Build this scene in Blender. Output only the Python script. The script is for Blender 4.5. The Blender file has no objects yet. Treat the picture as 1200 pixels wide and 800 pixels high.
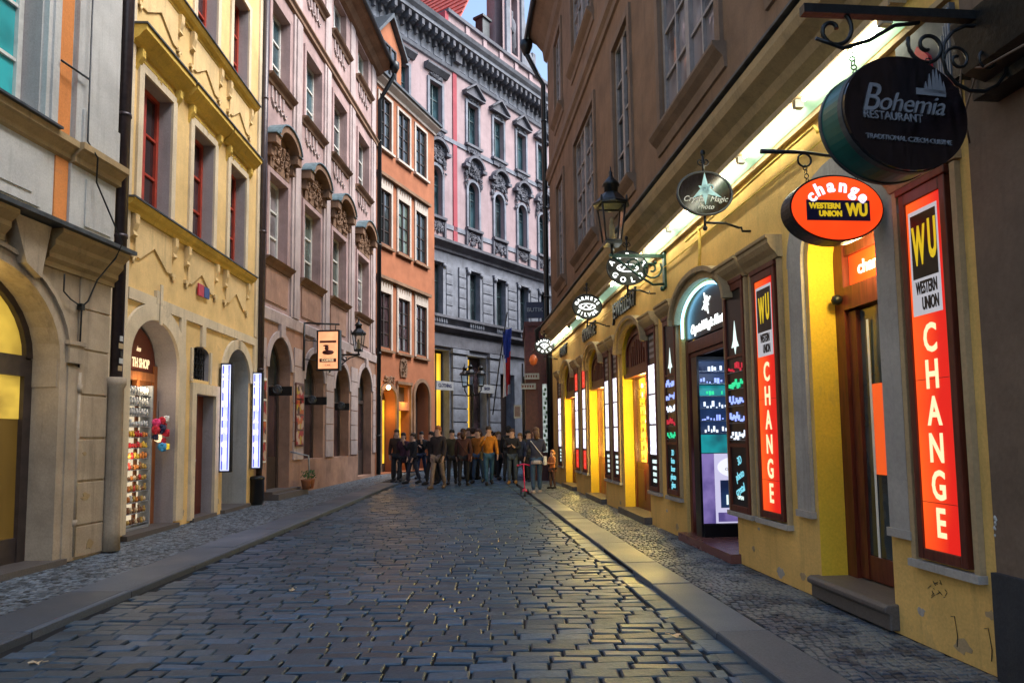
import bpy, bmesh, math, random
from mathutils import Vector, Matrix
RND = random.Random(7)
D = bpy.data; SC = bpy.context.scene; COL = SC.collection
# ------------------------------------------------------------------ camera, world, sun, exposure
cam_d = D.cameras.new('camera'); cam = D.objects.new('camera', cam_d); COL.objects.link(cam)
cam_d.sensor_width = 36; cam_d.lens = 24; cam_d.clip_start = 0.05; cam_d.clip_end = 3000
cam_d.shift_y = 48 / 1200
_R = Matrix.Rotation(math.radians(90 + 4.5), 4, 'X') @ Matrix.Rotation(-0.012, 4, 'Z')
cam.matrix_world = Matrix.Translation((0, 0, 1.45)) @ _R
SC.camera = cam
w = D.worlds.new('World'); SC.world = w; w.use_nodes = True
nt = w.node_tree; bg = nt.nodes['Background']
sky = nt.nodes.new('ShaderNodeTexSky'); sky.sky_type = 'NISHITA'; sky.sun_disc = False
SUN_EL, SUN_AZ = math.radians(50), math.radians(98)      # azimuth clockwise from +Y: behind the camera, to the right
sky.sun_elevation = SUN_EL; sky.sun_rotation = SUN_AZ
sky.air_density = 1.2; sky.dust_density = 2.5; sky.ozone_density = 1.5
nt.links.new(sky.outputs[0], bg.inputs[0]); bg.inputs[1].default_value = 0.105
sun_d = D.lights.new('sun', 'SUN'); sun_d.energy = 2.0; sun_d.angle = math.radians(40); sun_d.color = (1, 0.98, 0.95)
sun = D.objects.new('sun', sun_d); COL.objects.link(sun)
sd = Vector((math.sin(SUN_AZ) * math.cos(SUN_EL), math.cos(SUN_AZ) * math.cos(SUN_EL), math.sin(SUN_EL)))
sun.rotation_euler = sd.to_track_quat('Z', 'Y').to_euler()
vs = SC.view_settings; vs.view_transform = 'Standard'; vs.look = 'None'; vs.gamma = 1; vs.exposure = 1.72
SC.cycles.use_denoising = True
SC.cycles.max_bounces = 6; SC.cycles.diffuse_bounces = 2; SC.cycles.glossy_bounces = 3; SC.cycles.transmission_bounces = 4
SC.cycles.sample_clamp_indirect = 6
SC.cycles.caustics_reflective = False; SC.cycles.caustics_refractive = False

# ------------------------------------------------------------------ materials
def _new(name):
    m = D.materials.new(name); m.use_nodes = True
    t = m.node_tree; return m, t, t.nodes['Principled BSDF']
def N(t, kind, **kw):
    n = t.nodes.new(kind)
    for k, v in kw.items():
        if k in n.inputs: n.inputs[k].default_value = v
        else: setattr(n, k, v)
    return n
def plaster(name, c, var=0.25, streak=0.35, rough=0.9, bump=0.25, dirt=(0.08, 0.07, 0.06), scale=1.0, spec=0.3):
    m, t, b = _new(name); L = t.links.new
    tc = N(t, 'ShaderNodeTexCoord')
    n1 = N(t, 'ShaderNodeTexNoise', Scale=1.3 * scale, Detail=6.0, Roughness=0.65); L(tc.outputs['Object'], n1.inputs['Vector'])
    mp = N(t, 'ShaderNodeMapping'); mp.inputs['Scale'].default_value = (5 * scale, 5 * scale, 0.35 * scale); L(tc.outputs['Object'], mp.inputs['Vector'])
    n2 = N(t, 'ShaderNodeTexNoise', Scale=1.6, Detail=7.0, Roughness=0.7); L(mp.outputs[0], n2.inputs['Vector'])
    n3 = N(t, 'ShaderNodeTexNoise', Scale=42 * scale, Detail=5.0, Roughness=0.7); L(tc.outputs['Object'], n3.inputs['Vector'])
    r1 = N(t, 'ShaderNodeValToRGB'); r1.color_ramp.elements[0].position = 0.35; r1.color_ramp.elements[1].position = 0.7
    d = [x * (1 - var) for x in c]; l = [min(1, x * (1 + var * 0.5)) for x in c]
    r1.color_ramp.elements[0].color = (*d, 1); r1.color_ramp.elements[1].color = (*l, 1); L(n1.outputs[0], r1.inputs[0])
    r2 = N(t, 'ShaderNodeMapRange'); r2.inputs['From Min'].default_value = 0.52; r2.inputs['From Max'].default_value = 0.78
    r2.inputs['To Max'].default_value = streak; L(n2.outputs[0], r2.inputs[0])
    mx = N(t, 'ShaderNodeMixRGB'); L(r2.outputs[0], mx.inputs[0]); mx.inputs[2].default_value = (*dirt, 1)
    n4 = N(t, 'ShaderNodeTexNoise', Scale=2.6 * scale, Detail=9.0, Roughness=0.75, Distortion=0.6); L(tc.outputs['Object'], n4.inputs['Vector'])
    r5 = N(t, 'ShaderNodeValToRGB'); e5 = r5.color_ramp.elements; e5[0].position = 0.60; e5[0].color = (0, 0, 0, 1); e5[1].position = 0.63; e5[1].color = (.55, .55, .55, 1); L(n4.outputs[0], r5.inputs[0])
    pm = N(t, 'ShaderNodeMixRGB'); L(r5.outputs[0], pm.inputs[0]); L(r1.outputs[0], pm.inputs[1]); pm.inputs[2].default_value = (*[x * .72 + .03 for x in c], 1); L(pm.outputs[0], mx.inputs[1])
    mx2 = N(t, 'ShaderNodeMixRGB', blend_type='MULTIPLY'); mx2.inputs[0].default_value = 0.35; L(mx.outputs[0], mx2.inputs[1])
    r3 = N(t, 'ShaderNodeMapRange'); r3.inputs['From Min'].default_value = 0.3; r3.inputs['From Max'].default_value = 0.7; r3.inputs['To Min'].default_value = 0.55; r3.inputs['To Max'].default_value = 1.15
    L(n3.outputs[0], r3.inputs[0]); L(r3.outputs[0], mx2.inputs[2]); L(mx2.outputs[0], b.inputs['Base Color'])
    b.inputs['Roughness'].default_value = rough; b.inputs['Specular IOR Level'].default_value = spec
    bp = N(t, 'ShaderNodeBump', Strength=bump, Distance=0.012); L(n3.outputs[0], bp.inputs['Height']); L(bp.outputs[0], b.inputs['Normal'])
    return m
def simple(name, c, rough=0.5, metal=0.0, var=0.2, nscale=9.0, bump=0.0, spec=0.5, stretch=None):
    m, t, b = _new(name); L = t.links.new
    tc = N(t, 'ShaderNodeTexCoord'); n1 = N(t, 'ShaderNodeTexNoise', Scale=nscale, Detail=5.0, Roughness=0.6)
    if stretch:
        mp = N(t, 'ShaderNodeMapping'); mp.inputs['Scale'].default_value = stretch; L(tc.outputs['Object'], mp.inputs[0]); L(mp.outputs[0], n1.inputs[0])
    else: L(tc.outputs['Object'], n1.inputs[0])
    r = N(t, 'ShaderNodeValToRGB'); r.color_ramp.elements[0].position = 0.3; r.color_ramp.elements[1].position = 0.7
    r.color_ramp.elements[0].color = (*[x * (1 - var) for x in c], 1); r.color_ramp.elements[1].color = (*[min(1, x * (1 + var)) for x in c], 1)
    L(n1.outputs[0], r.inputs[0]); L(r.outputs[0], b.inputs['Base Color'])
    b.inputs['Roughness'].default_value = rough; b.inputs['Metallic'].default_value = metal; b.inputs['Specular IOR Level'].default_value = spec
    if bump:
        bp = N(t, 'ShaderNodeBump', Strength=bump, Distance=0.01); L(n1.outputs[0], bp.inputs['Height']); L(bp.outputs[0], b.inputs['Normal'])
    return m
def emit(name, c, s, var=0.0, nscale=6.0, c2=None, stretch=None):
    s *= 0.4                                   # lamp outputs are balanced against the exposure above
    m, t, b = _new(name); L = t.links.new
    b.inputs['Base Color'].default_value = (*[x * 0.5 for x in c], 1); b.inputs['Emission Color'].default_value = (*c, 1); b.inputs['Emission Strength'].default_value = s
    b.inputs['Roughness'].default_value = 0.4
    if var or c2:
        tc = N(t, 'ShaderNodeTexCoord'); n1 = N(t, 'ShaderNodeTexNoise', Scale=nscale, Detail=3.0)
        if stretch:
            mp = N(t, 'ShaderNodeMapping'); mp.inputs['Scale'].default_value = stretch; L(tc.outputs['Object'], mp.inputs[0]); L(mp.outputs[0], n1.inputs[0])
        else: L(tc.outputs['Object'], n1.inputs[0])
        r = N(t, 'ShaderNodeValToRGB'); r.color_ramp.elements[0].position = 0.38; r.color_ramp.elements[1].position = 0.62
        r.color_ramp.elements[0].color = (*(c2 or [x * (1 - var) for x in c]), 1); r.color_ramp.elements[1].color = (*c, 1)
        L(n1.outputs[0], r.inputs[0]); L(r.outputs[0], b.inputs['Emission Color'])
    return m
def glass_mat(name, c, rough=0.06, var=0.5):
    m, t, b = _new(name); L = t.links.new
    tc = N(t, 'ShaderNodeTexCoord'); g = N(t, 'ShaderNodeNewGeometry')
    n1 = N(t, 'ShaderNodeTexNoise', Scale=1.1, Detail=3.0); L(g.outputs['Position'], n1.inputs[0])
    r = N(t, 'ShaderNodeValToRGB'); r.color_ramp.elements[0].position = 0.4; r.color_ramp.elements[1].position = 0.6
    r.color_ramp.elements[0].color = (*[x * (1 - var) for x in c], 1); r.color_ramp.elements[1].color = (*[x * (1 + var) for x in c], 1)
    L(n1.outputs[0], r.inputs[0]); L(r.outputs[0], b.inputs['Base Color'])
    b.inputs['Roughness'].default_value = rough; b.inputs['IOR'].default_value = 1.6; b.inputs['Specular IOR Level'].default_value = 0.8
    n2 = N(t, 'ShaderNodeTexNoise', Scale=2.2, Detail=2.0); L(g.outputs['Position'], n2.inputs[0])
    bp = N(t, 'ShaderNodeBump', Strength=0.25, Distance=0.02); L(n2.outputs[0], bp.inputs['Height']); L(bp.outputs[0], b.inputs['Normal'])
    return m
def clear_glass(name, tint=(0.9, 0.95, 0.95)):
    m, t, b = _new(name); L = t.links.new
    tr = N(t, 'ShaderNodeBsdfTransparent'); tr.inputs[0].default_value = (*tint, 1)
    gl = N(t, 'ShaderNodeBsdfGlossy', Roughness=0.05); mx = N(t, 'ShaderNodeMixShader'); lw = N(t, 'ShaderNodeLayerWeight', Blend=0.25)
    mr = N(t, 'ShaderNodeMapRange'); mr.inputs['To Min'].default_value = 0.04; mr.inputs['To Max'].default_value = 0.4
    L(lw.outputs['Fresnel'], mr.inputs[0]); L(mr.outputs[0], mx.inputs[0]); L(tr.outputs[0], mx.inputs[1]); L(gl.outputs[0], mx.inputs[2])
    L(mx.outputs[0], t.nodes['Material Output'].inputs[0]); return m
def stone_rand(name, c, var=0.35, rough=0.4, bump=0.5, nscale=25.0, tint=None, spec=0.5, patch=None):
    """paving stones: colour differs from island to island"""
    m, t, b = _new(name); L = t.links.new
    g = N(t, 'ShaderNodeNewGeometry'); oi = N(t, 'ShaderNodeObjectInfo'); ad = N(t, 'ShaderNodeMath', operation='ADD')
    L(g.outputs['Random Per Island'], ad.inputs[0]); L(oi.outputs['Random'], ad.inputs[1]); fr = N(t, 'ShaderNodeMath', operation='FRACT'); L(ad.outputs[0], fr.inputs[0])
    r = N(t, 'ShaderNodeValToRGB'); e = r.color_ramp.elements
    e[0].color = (*[x * (1 - var) for x in c], 1); e[1].color = (*[x * (1 + var) for x in c], 1)
    if tint: k = e.new(0.8); k.color = (*tint, 1)
    L(fr.outputs[0], r.inputs[0]); col = r.outputs[0]
    if patch:
        ck = N(t, 'ShaderNodeTexNoise', Scale=patch[1], Detail=2.0); L(g.outputs['Position'], ck.inputs[0])
        rr = N(t, 'ShaderNodeMapRange'); rr.inputs['From Min'].default_value = 0.47; rr.inputs['From Max'].default_value = 0.53; rr.inputs['To Max'].default_value = 0.8; L(ck.outputs[0], rr.inputs[0])
        px = N(t, 'ShaderNodeMixRGB'); L(rr.outputs[0], px.inputs[0]); L(col, px.inputs[1]); px.inputs[2].default_value = (*patch[0], 1); col = px.outputs[0]
    n = N(t, 'ShaderNodeTexNoise', Scale=nscale, Detail=6.0, Roughness=0.7); L(g.outputs['Position'], n.inputs[0])
    mx = N(t, 'ShaderNodeMixRGB', blend_type='MULTIPLY'); mx.inputs[0].default_value = 0.6; L(col, mx.inputs[1])
    r3 = N(t, 'ShaderNodeMapRange'); r3.inputs['From Min'].default_value = 0.3; r3.inputs['From Max'].default_value = 0.7; r3.inputs['To Min'].default_value = 0.4; r3.inputs['To Max'].default_value = 1.4
    L(n.outputs[0], r3.inputs[0]); L(r3.outputs[0], mx.inputs[2]); L(mx.outputs[0], b.inputs['Base Color'])
    n5 = N(t, 'ShaderNodeTexNoise', Scale=0.9, Detail=3.0); L(g.outputs['Position'], n5.inputs[0])
    r4 = N(t, 'ShaderNodeMapRange'); r4.inputs['From Min'].default_value = 0.3; r4.inputs['From Max'].default_value = 0.7; r4.inputs['To Min'].default_value = rough * 0.75; r4.inputs['To Max'].default_value = rough * 1.3
    L(n5.outputs[0], r4.inputs[0]); L(r4.outputs[0], b.inputs['Roughness']); b.inputs['Specular IOR Level'].default_value = spec
    bp = N(t, 'ShaderNodeBump', Strength=bump, Distance=0.006); L(n.outputs[0], bp.inputs['Height']); L(bp.outputs[0], b.inputs['Normal'])
    return m
M = {}
M['cream'] = plaster('cream_plaster', (0.49, 0.39, 0.28), 0.28, 0.6)
M['greywhite'] = plaster('grey_white_plaster', (0.56, 0.56, 0.54), 0.2, 0.35)
M['orange_strip'] = plaster('orange_strip_plaster', (0.72, 0.27, 0.08), 0.15, 0.2)
M['sand'] = plaster('sand_stone', (0.46, 0.33, 0.17), 0.25, 0.5)
M['yellow'] = plaster('yellow_plaster', (0.84, 0.59, 0.26), 0.22, 0.22, dirt=(0.35, 0.25, 0.12))
M['yellow_trim'] = plaster('yellow_trim', (0.80, 0.55, 0.12), 0.25, 0.45, dirt=(0.25, 0.15, 0.04))
M['white_trim'] = plaster('white_trim', (0.74, 0.62, 0.44), 0.2, 0.5)
M['apron_cream'] = plaster('apron_cream', (0.82, 0.60, 0.30), 0.2, 0.4)
M['greyreveal'] = plaster('grey_reveal', (0.42, 0.37, 0.36), 0.15, 0.2)
M['pink'] = plaster('dusky_pink_plaster', (0.46, 0.32, 0.305), 0.3, 0.5)
M['pink_trim'] = plaster('pale_pink_trim', (0.52, 0.425, 0.41), 0.25, 0.6)
M['pink_low'] = plaster('salmon_plaster', (0.42, 0.25, 0.18), 0.35, 0.5)
M['brownstone'] = plaster('brown_stone_trim', (0.27, 0.16, 0.10), 0.35, 0.6, bump=0.6)
M['orange'] = plaster('orange_plaster', (0.40, 0.15, 0.075), 0.22, 0.25, dirt=(0.25, 0.1, 0.05))
M['orange_trim'] = plaster('pale_trim', (0.55, 0.48, 0.42), 0.2, 0.5)
M['ppink'] = plaster('rose_plaster', (0.40, 0.30, 0.315), 0.18, 0.35)
M['pgrey'] = plaster('grey_stone', (0.25, 0.27, 0.32), 0.4, 0.6, bump=0.5)
M['pdark'] = plaster('sooty_stone', (0.155, 0.16, 0.19), 0.4, 0.6, bump=0.6)
M['pred'] = plaster('rose_red_plaster', (0.38, 0.08, 0.10), 0.15, 0.2)
M['tan'] = plaster('tan_plaster', (0.28, 0.175, 0.11), 0.3, 0.5)
M['tan_trim'] = plaster('tan_trim', (0.26, 0.18, 0.13), 0.25, 0.45)
M['ryellow'] = plaster('ochre_yellow_plaster', (0.86, 0.54, 0.17), 0.22, 0.35, dirt=(0.2, 0.13, 0.06))
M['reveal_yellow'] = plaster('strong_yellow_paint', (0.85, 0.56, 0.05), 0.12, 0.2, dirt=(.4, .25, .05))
M['rtrim'] = plaster('ochre_trim', (0.50, 0.36, 0.20), 0.2, 0.5)
M['rgrey'] = plaster('grey_lesene', (0.46, 0.42, 0.38), 0.2, 0.5)
M['brown'] = plaster('brown_render', (0.20, 0.14, 0.10), 0.25, 0.5)
M['plinth'] = plaster('dark_plinth', (0.05, 0.05, 0.055), 0.3, 0.3)
M['redshop'] = simple('dark_red_wood', (0.10, 0.02, 0.018), 0.5, var=0.3, bump=0.1)
M['wood'] = simple('mahogany_wood', (0.11, 0.022, 0.012), 0.38, var=0.45, nscale=4, stretch=(8, 8, 0.8), bump=0.15)
M['woodlight'] = simple('warm_wood', (0.30, 0.10, 0.03), 0.4, var=0.4, nscale=4, stretch=(8, 8, 0.8), bump=0.15)
M['woodred'] = simple('red_window_wood', (0.36, 0.045, 0.025), 0.45, var=0.25)
M['whiteframe'] = simple('white_window_paint', (0.6, 0.6, 0.56), 0.5, var=0.15)
M['greyframe'] = simple('grey_window_paint', (0.30, 0.27, 0.26), 0.5, var=0.2)
M['darkframe'] = simple('dark_window_paint', (0.05, 0.035, 0.03), 0.45, var=0.3)
M['greenframe'] = simple('blue_green_window_paint', (0.05, 0.09, 0.10), 0.45, var=0.3)
M['iron'] = simple('black_iron', (0.012, 0.014, 0.016), 0.35, 0.3, var=0.4, nscale=30, bump=0.3)
M['green_iron'] = simple('dark_green_iron', (0.012, 0.05, 0.035), 0.35, 0.2, var=0.4, nscale=30, bump=0.3)
M['pipe'] = simple('dark_painted_pipe', (0.045, 0.03, 0.032), 0.35, 0.2, var=0.3, nscale=12, bump=0.2)
M['zinc'] = simple('weathered_zinc', (0.16, 0.24, 0.27), 0.5, 0.4, var=0.35)
M['darkzinc'] = simple('dark_zinc', (0.07, 0.08, 0.09), 0.5, 0.3, var=0.4)
M['rooftile'] = simple('red_roof_tile', (0.46, 0.075, 0.05), 0.7, var=0.4, nscale=6, bump=0.3)
M['black'] = simple('black_board', (0.01, 0.01, 0.012), 0.3, var=0.3)
M['blackgloss'] = simple('black_lacquer', (0.012, 0.008, 0.010), 0.16, var=0.8, nscale=5, stretch=(6, 6, 1))
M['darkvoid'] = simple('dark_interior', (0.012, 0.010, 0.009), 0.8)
M['silver'] = simple('silver_letter', (0.30, 0.32, 0.36), 0.4, 0.3, var=0.1)
M['white'] = simple('white_paint', (0.8, 0.8, 0.78), 0.5, var=0.05)
M['cyanprint'] = simple('pale_cyan_print', (0.45, 0.75, 0.85), 0.5, var=0.1)
M['poster_glow'] = emit('glowing_poster_white', (.75, .75, .85), .9)  # glow added so the poster's white oval does not stay dark
for _n, _c in (('goods_red', (.5, .04, .03)), ('goods_yellow', (.65, .42, .05)), ('goods_orange', (.6, .2, .04)), ('goods_cream', (.6, .45, .28)), ('goods_gold', (.45, .28, .07)), ('goods_silver', (.5, .5, .5)), ('goods_green', (.08, .25, .08)), ('goods_brown', (.2, .09, .04))): M[_n] = simple(_n, _c, .5, var=.3, nscale=30)
M['teal'] = simple('teal_enamel', (0.01, 0.11, 0.09), 0.3, var=0.2)
M['navy'] = simple('navy_print', (0.01, 0.012, 0.06), 0.4)
M['yprint'] = emit('yellow_print', (0.9, 0.62, 0.02), 0.5)
M['bluepanel'] = simple('blue_enamel', (0.03, 0.06, 0.22), 0.4)
M['redpanel'] = simple('red_enamel', (0.5, 0.02, 0.03), 0.4)
M['g_dark'] = glass_mat('window_glass_dark', (0.035, 0.045, 0.05))
M['g_teal_reflection'] = glass_mat('window_glass_teal_reflection', (0.03, 0.34, 0.36), var=0.3)  # bright teal reflection painted into the pane's base colour
M['g_red'] = glass_mat('window_glass_warm', (0.05, 0.03, 0.035))
M['g_green'] = glass_mat('window_glass_green', (0.09, 0.12, 0.10))
M['g_blue'] = glass_mat('window_glass_blue', (0.035, 0.075, 0.09))
M['curtain'] = glass_mat('window_glass_curtain', (0.19, 0.17, 0.18), var=0.55)
M['clear'] = clear_glass('lantern_glass')
M['cobble'] = stone_rand('basalt_cobble', (0.040, 0.078, 0.130), 0.5, 0.38, 0.9, tint=(0.055, 0.09, 0.13), spec=0.75)
M['cobble'].node_tree.nodes['Principled BSDF'].inputs['Specular Tint'].default_value = (.62, .84, 1, 1)  # reflections tinted blue, standing in for the sheen of the sky
M['joint'] = simple('joint_sand', (0.007, 0.008, 0.010), 0.9, nscale=60, bump=0.5)
M['kerb'] = stone_rand('granite_kerb', (0.095, 0.12, 0.155), 0.3, 0.5, 0.4, nscale=70)
M['sett_r'] = stone_rand('granite_sett', (0.05, 0.068, 0.095), 0.5, 0.45, 0.5, nscale=60, patch=((0.15, 0.17, 0.18), 2.2))
M['sett_l'] = stone_rand('mosaic_sett', (0.12, 0.145, 0.17), 0.8, 0.5, 0.5, nscale=60)
M['stepstone'] = stone_rand('step_granite', (0.12, 0.105, 0.10), 0.1, 0.45, 0.5, nscale=70)
M['redgranite'] = stone_rand('red_granite', (0.20, 0.08, 0.07), 0.2, 0.25, 0.3, nscale=120)
M['tube'] = emit('fluorescent_tube', (1.0, 1.0, 0.80), 27.0)
M['diffuser'] = emit('fluorescent_diffuser', (0.60, 0.95, 0.66), 0.35, 0.45, 1.5)
M['whitelight'] = emit('white_light_panel', (0.86, 0.84, 1.0), 1.7, 0.55, 12.0)
M['litwhite'] = emit('lit_white_letter', (0.93, 1.0, 0.97), 2.2)
M['litpale'] = emit('lit_pale_letter', (0.75, 0.95, 0.9), 0.9)
M['litcyan'] = emit('lit_cyan_letter', (0.25, 0.8, 0.95), 0.7)
M['litpink'] = emit('lit_pinkish_letter', (0.93, 0.78, 1.0), 1.3)
M['litcream'] = emit('lit_cream_letter', (1.0, 0.70, 0.40), .95)
M['neonblue'] = emit('blue_neon', (0.25, 0.65, 1.0), 5.0)
M['bluelight'] = emit('blue_light_panel', (0.78, 0.82, 1.0), 1.1, c2=(0.42, 0.46, 0.95), nscale=2.0)
M['offwhite'] = simple('weathered_white', (.30, .31, .32), .6)
M['doorglass'] = emit('dim_warm_door_glass', (.30, .17, .03), .12, c2=(.04, .02, .006), nscale=1.2)
M['bluedeep'] = emit('deep_blue_panel', (0.03, 0.04, 0.55), 1.0)
M['gold'] = emit('golden_wall_glow', (1.0, 0.62, 0.07), 2.3, c2=(0.75, 0.36, 0.02), nscale=7.0)  # shop walls glow by emission instead of being lit
M['goldhot'] = emit('golden_shop_counter_light', (1.0, 0.85, 0.5), 5.0)
M['golddim'] = emit('golden_lit_glass', (0.75, 0.50, 0.07), 0.75, c2=(0.30, 0.19, 0.03), nscale=1.5)
M['goldfar'] = emit('far_golden_window', (1.0, 0.62, 0.04), 0.9, c2=(0.6, 0.3, 0.02), nscale=2.0)
M['orangesign'] = emit('orange_backlit', (1.0, 0.42, 0.2), 1.0, 0.25, 5.0)
M['brownprint'] = simple('brown_print', (0.12, 0.02, 0.012), 0.5)
M['red_em'] = emit('red_backlit', (1.0, 0.05, 0.03), .7)
M['dimcase'] = emit('dim_showcase', (.7, .8, .75), .5, .7, 9)
M['case_blue'] = emit('blue_lit_case', (0.02, 0.05, 0.14), 0.6, c2=(0.01, 0.015, 0.05), nscale=2)
M['case_teal'] = emit('teal_lit_case', (0.01, 0.22, 0.24), 1.0, c2=(0.01, 0.07, 0.09), nscale=3)
M['crystal_b'] = emit('blue_crystal', (0.30, 0.40, 1.0), 1.1)
M['crystal_g'] = emit('green_crystal', (0.03, 0.7, 0.3), .8)
M['crystal_r'] = emit('red_crystal', (0.9, 0.04, 0.08), 0.4)
M['crystal_w'] = emit('white_crystal', (0.75, 0.85, 1.0), 1.1)
M['purple'] = emit('purple_poster', (0.30, 0.22, 0.55), 0.55, c2=(0.10, 0.07, 0.26), nscale=4)
M['lavender'] = emit('lavender_poster', (0.55, 0.52, 0.72), 0.8)
M['plantgreen'] = simple('leaf_green', (0.03, 0.10, 0.02), 0.6, var=0.5)
M['terracotta'] = simple('terracotta', (0.30, 0.11, 0.05), 0.8)
def wu_face():
    m, t, b = _new('red_orange_lightbox'); L = t.links.new
    tc = N(t, 'ShaderNodeTexCoord'); sx = N(t, 'ShaderNodeSeparateXYZ'); L(tc.outputs['Generated'], sx.inputs[0])
    r = N(t, 'ShaderNodeValToRGB'); e = r.color_ramp.elements    # glow painted brighter at the far side, as if from a tube
    e[0].position = 0.15; e[0].color = (0.55, 0.008, 0.005, 1); e[1].position = 1.0; e[1].color = (0.95, 0.10, 0.01, 1)
    n = N(t, 'ShaderNodeTexNoise', Scale=1.5); L(tc.outputs['Object'], n.inputs[0]); a = N(t, 'ShaderNodeMath', operation='ADD'); L(sx.outputs[0], a.inputs[0])
    s = N(t, 'ShaderNodeMath', operation='MULTIPLY_ADD'); s.inputs[1].default_value = 1.2; s.inputs[2].default_value = -0.62; L(n.outputs[0], s.inputs[0]); L(s.outputs[0], a.inputs[1])
    L(a.outputs[0], r.inputs[0]); L(r.outputs[0], b.inputs['Emission Color']); b.inputs['Emission Strength'].default_value = 0.38
    b.inputs['Base Color'].default_value = (0.4, 0.02, 0.01, 1); return m
M['wu'] = wu_face()
M['wuoval'] = emit('orange_red_oval', (1.0, 0.075, 0.010), .95, c2=(0.9, 0.05, 0.006), nscale=2.0)
M['poster'] = None
def poster_mat():
    m, t, b = _new('food_photo_print'); L = t.links.new
    tc = N(t, 'ShaderNodeTexCoord'); v = N(t, 'ShaderNodeTexVoronoi', Scale=7.0); L(tc.outputs['Object'], v.inputs[0])
    r = N(t, 'ShaderNodeValToRGB'); e = r.color_ramp.elements; r.color_ramp.interpolation = 'CONSTANT'
    e[0].color = (0.35, 0.03, 0.03, 1); e[1].position = 0.3; e[1].color = (0.5, 0.35, 0.28, 1)
    for p, c in ((0.5, (0.5, 0.12, 0.02)), (0.65, (0.45, 0.3, 0.03)), (0.8, (0.07, 0.03, 0.02))):
        k = e.new(p); k.color = (*c, 1)
    sx = N(t, 'ShaderNodeSeparateXYZ'); L(v.outputs['Color'], sx.inputs[0]); L(sx.outputs[0], r.inputs[0]); L(r.outputs[0], b.inputs['Base Color']); return m
M['poster'] = poster_mat()

# ------------------------------------------------------------------ frames and mesh builder
class Frame:
    """a facade: u runs away from the camera along the wall, v out of the wall into the street"""
    def __init__(s, o, ang, side):
        s.o = Vector((o[0], o[1], 0)); a = math.radians(ang); s.u = Vector((math.sin(a), math.cos(a), 0))
        s.s = 1 if side == 'R' else -1
        s.n = Vector((-math.cos(a), math.sin(a), 0)) if side == 'R' else Vector((math.cos(a), -math.sin(a), 0))
        s.rz = math.pi / 2 - a if side == 'R' else -math.pi / 2 - a
    def w(s, u, v, z=0): return s.o + s.u * u + s.n * v + Vector((0, 0, z))
class Flat:
    s = 1; rz = 0; o = Vector((0, 0, 0))
    def w(s, u, v, z=0): return Vector((u, v, z))
W0 = Flat()
def tag(o, label=None, cat=None, group=None, kind=None):
    if label: o['label'] = label
    if cat: o['category'] = cat
    if group: o['group'] = group
    if kind: o['kind'] = kind
    return o
def thing(name, F, uvz, label, cat, group=None):
    o = D.objects.new(name, None); COL.objects.link(o); o.empty_display_size = 0.2
    o.location = F.w(*uvz); o.rotation_euler = (0, 0, F.rz); tag(o, label, cat, group); o['_o'] = list(uvz)
    return o
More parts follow.
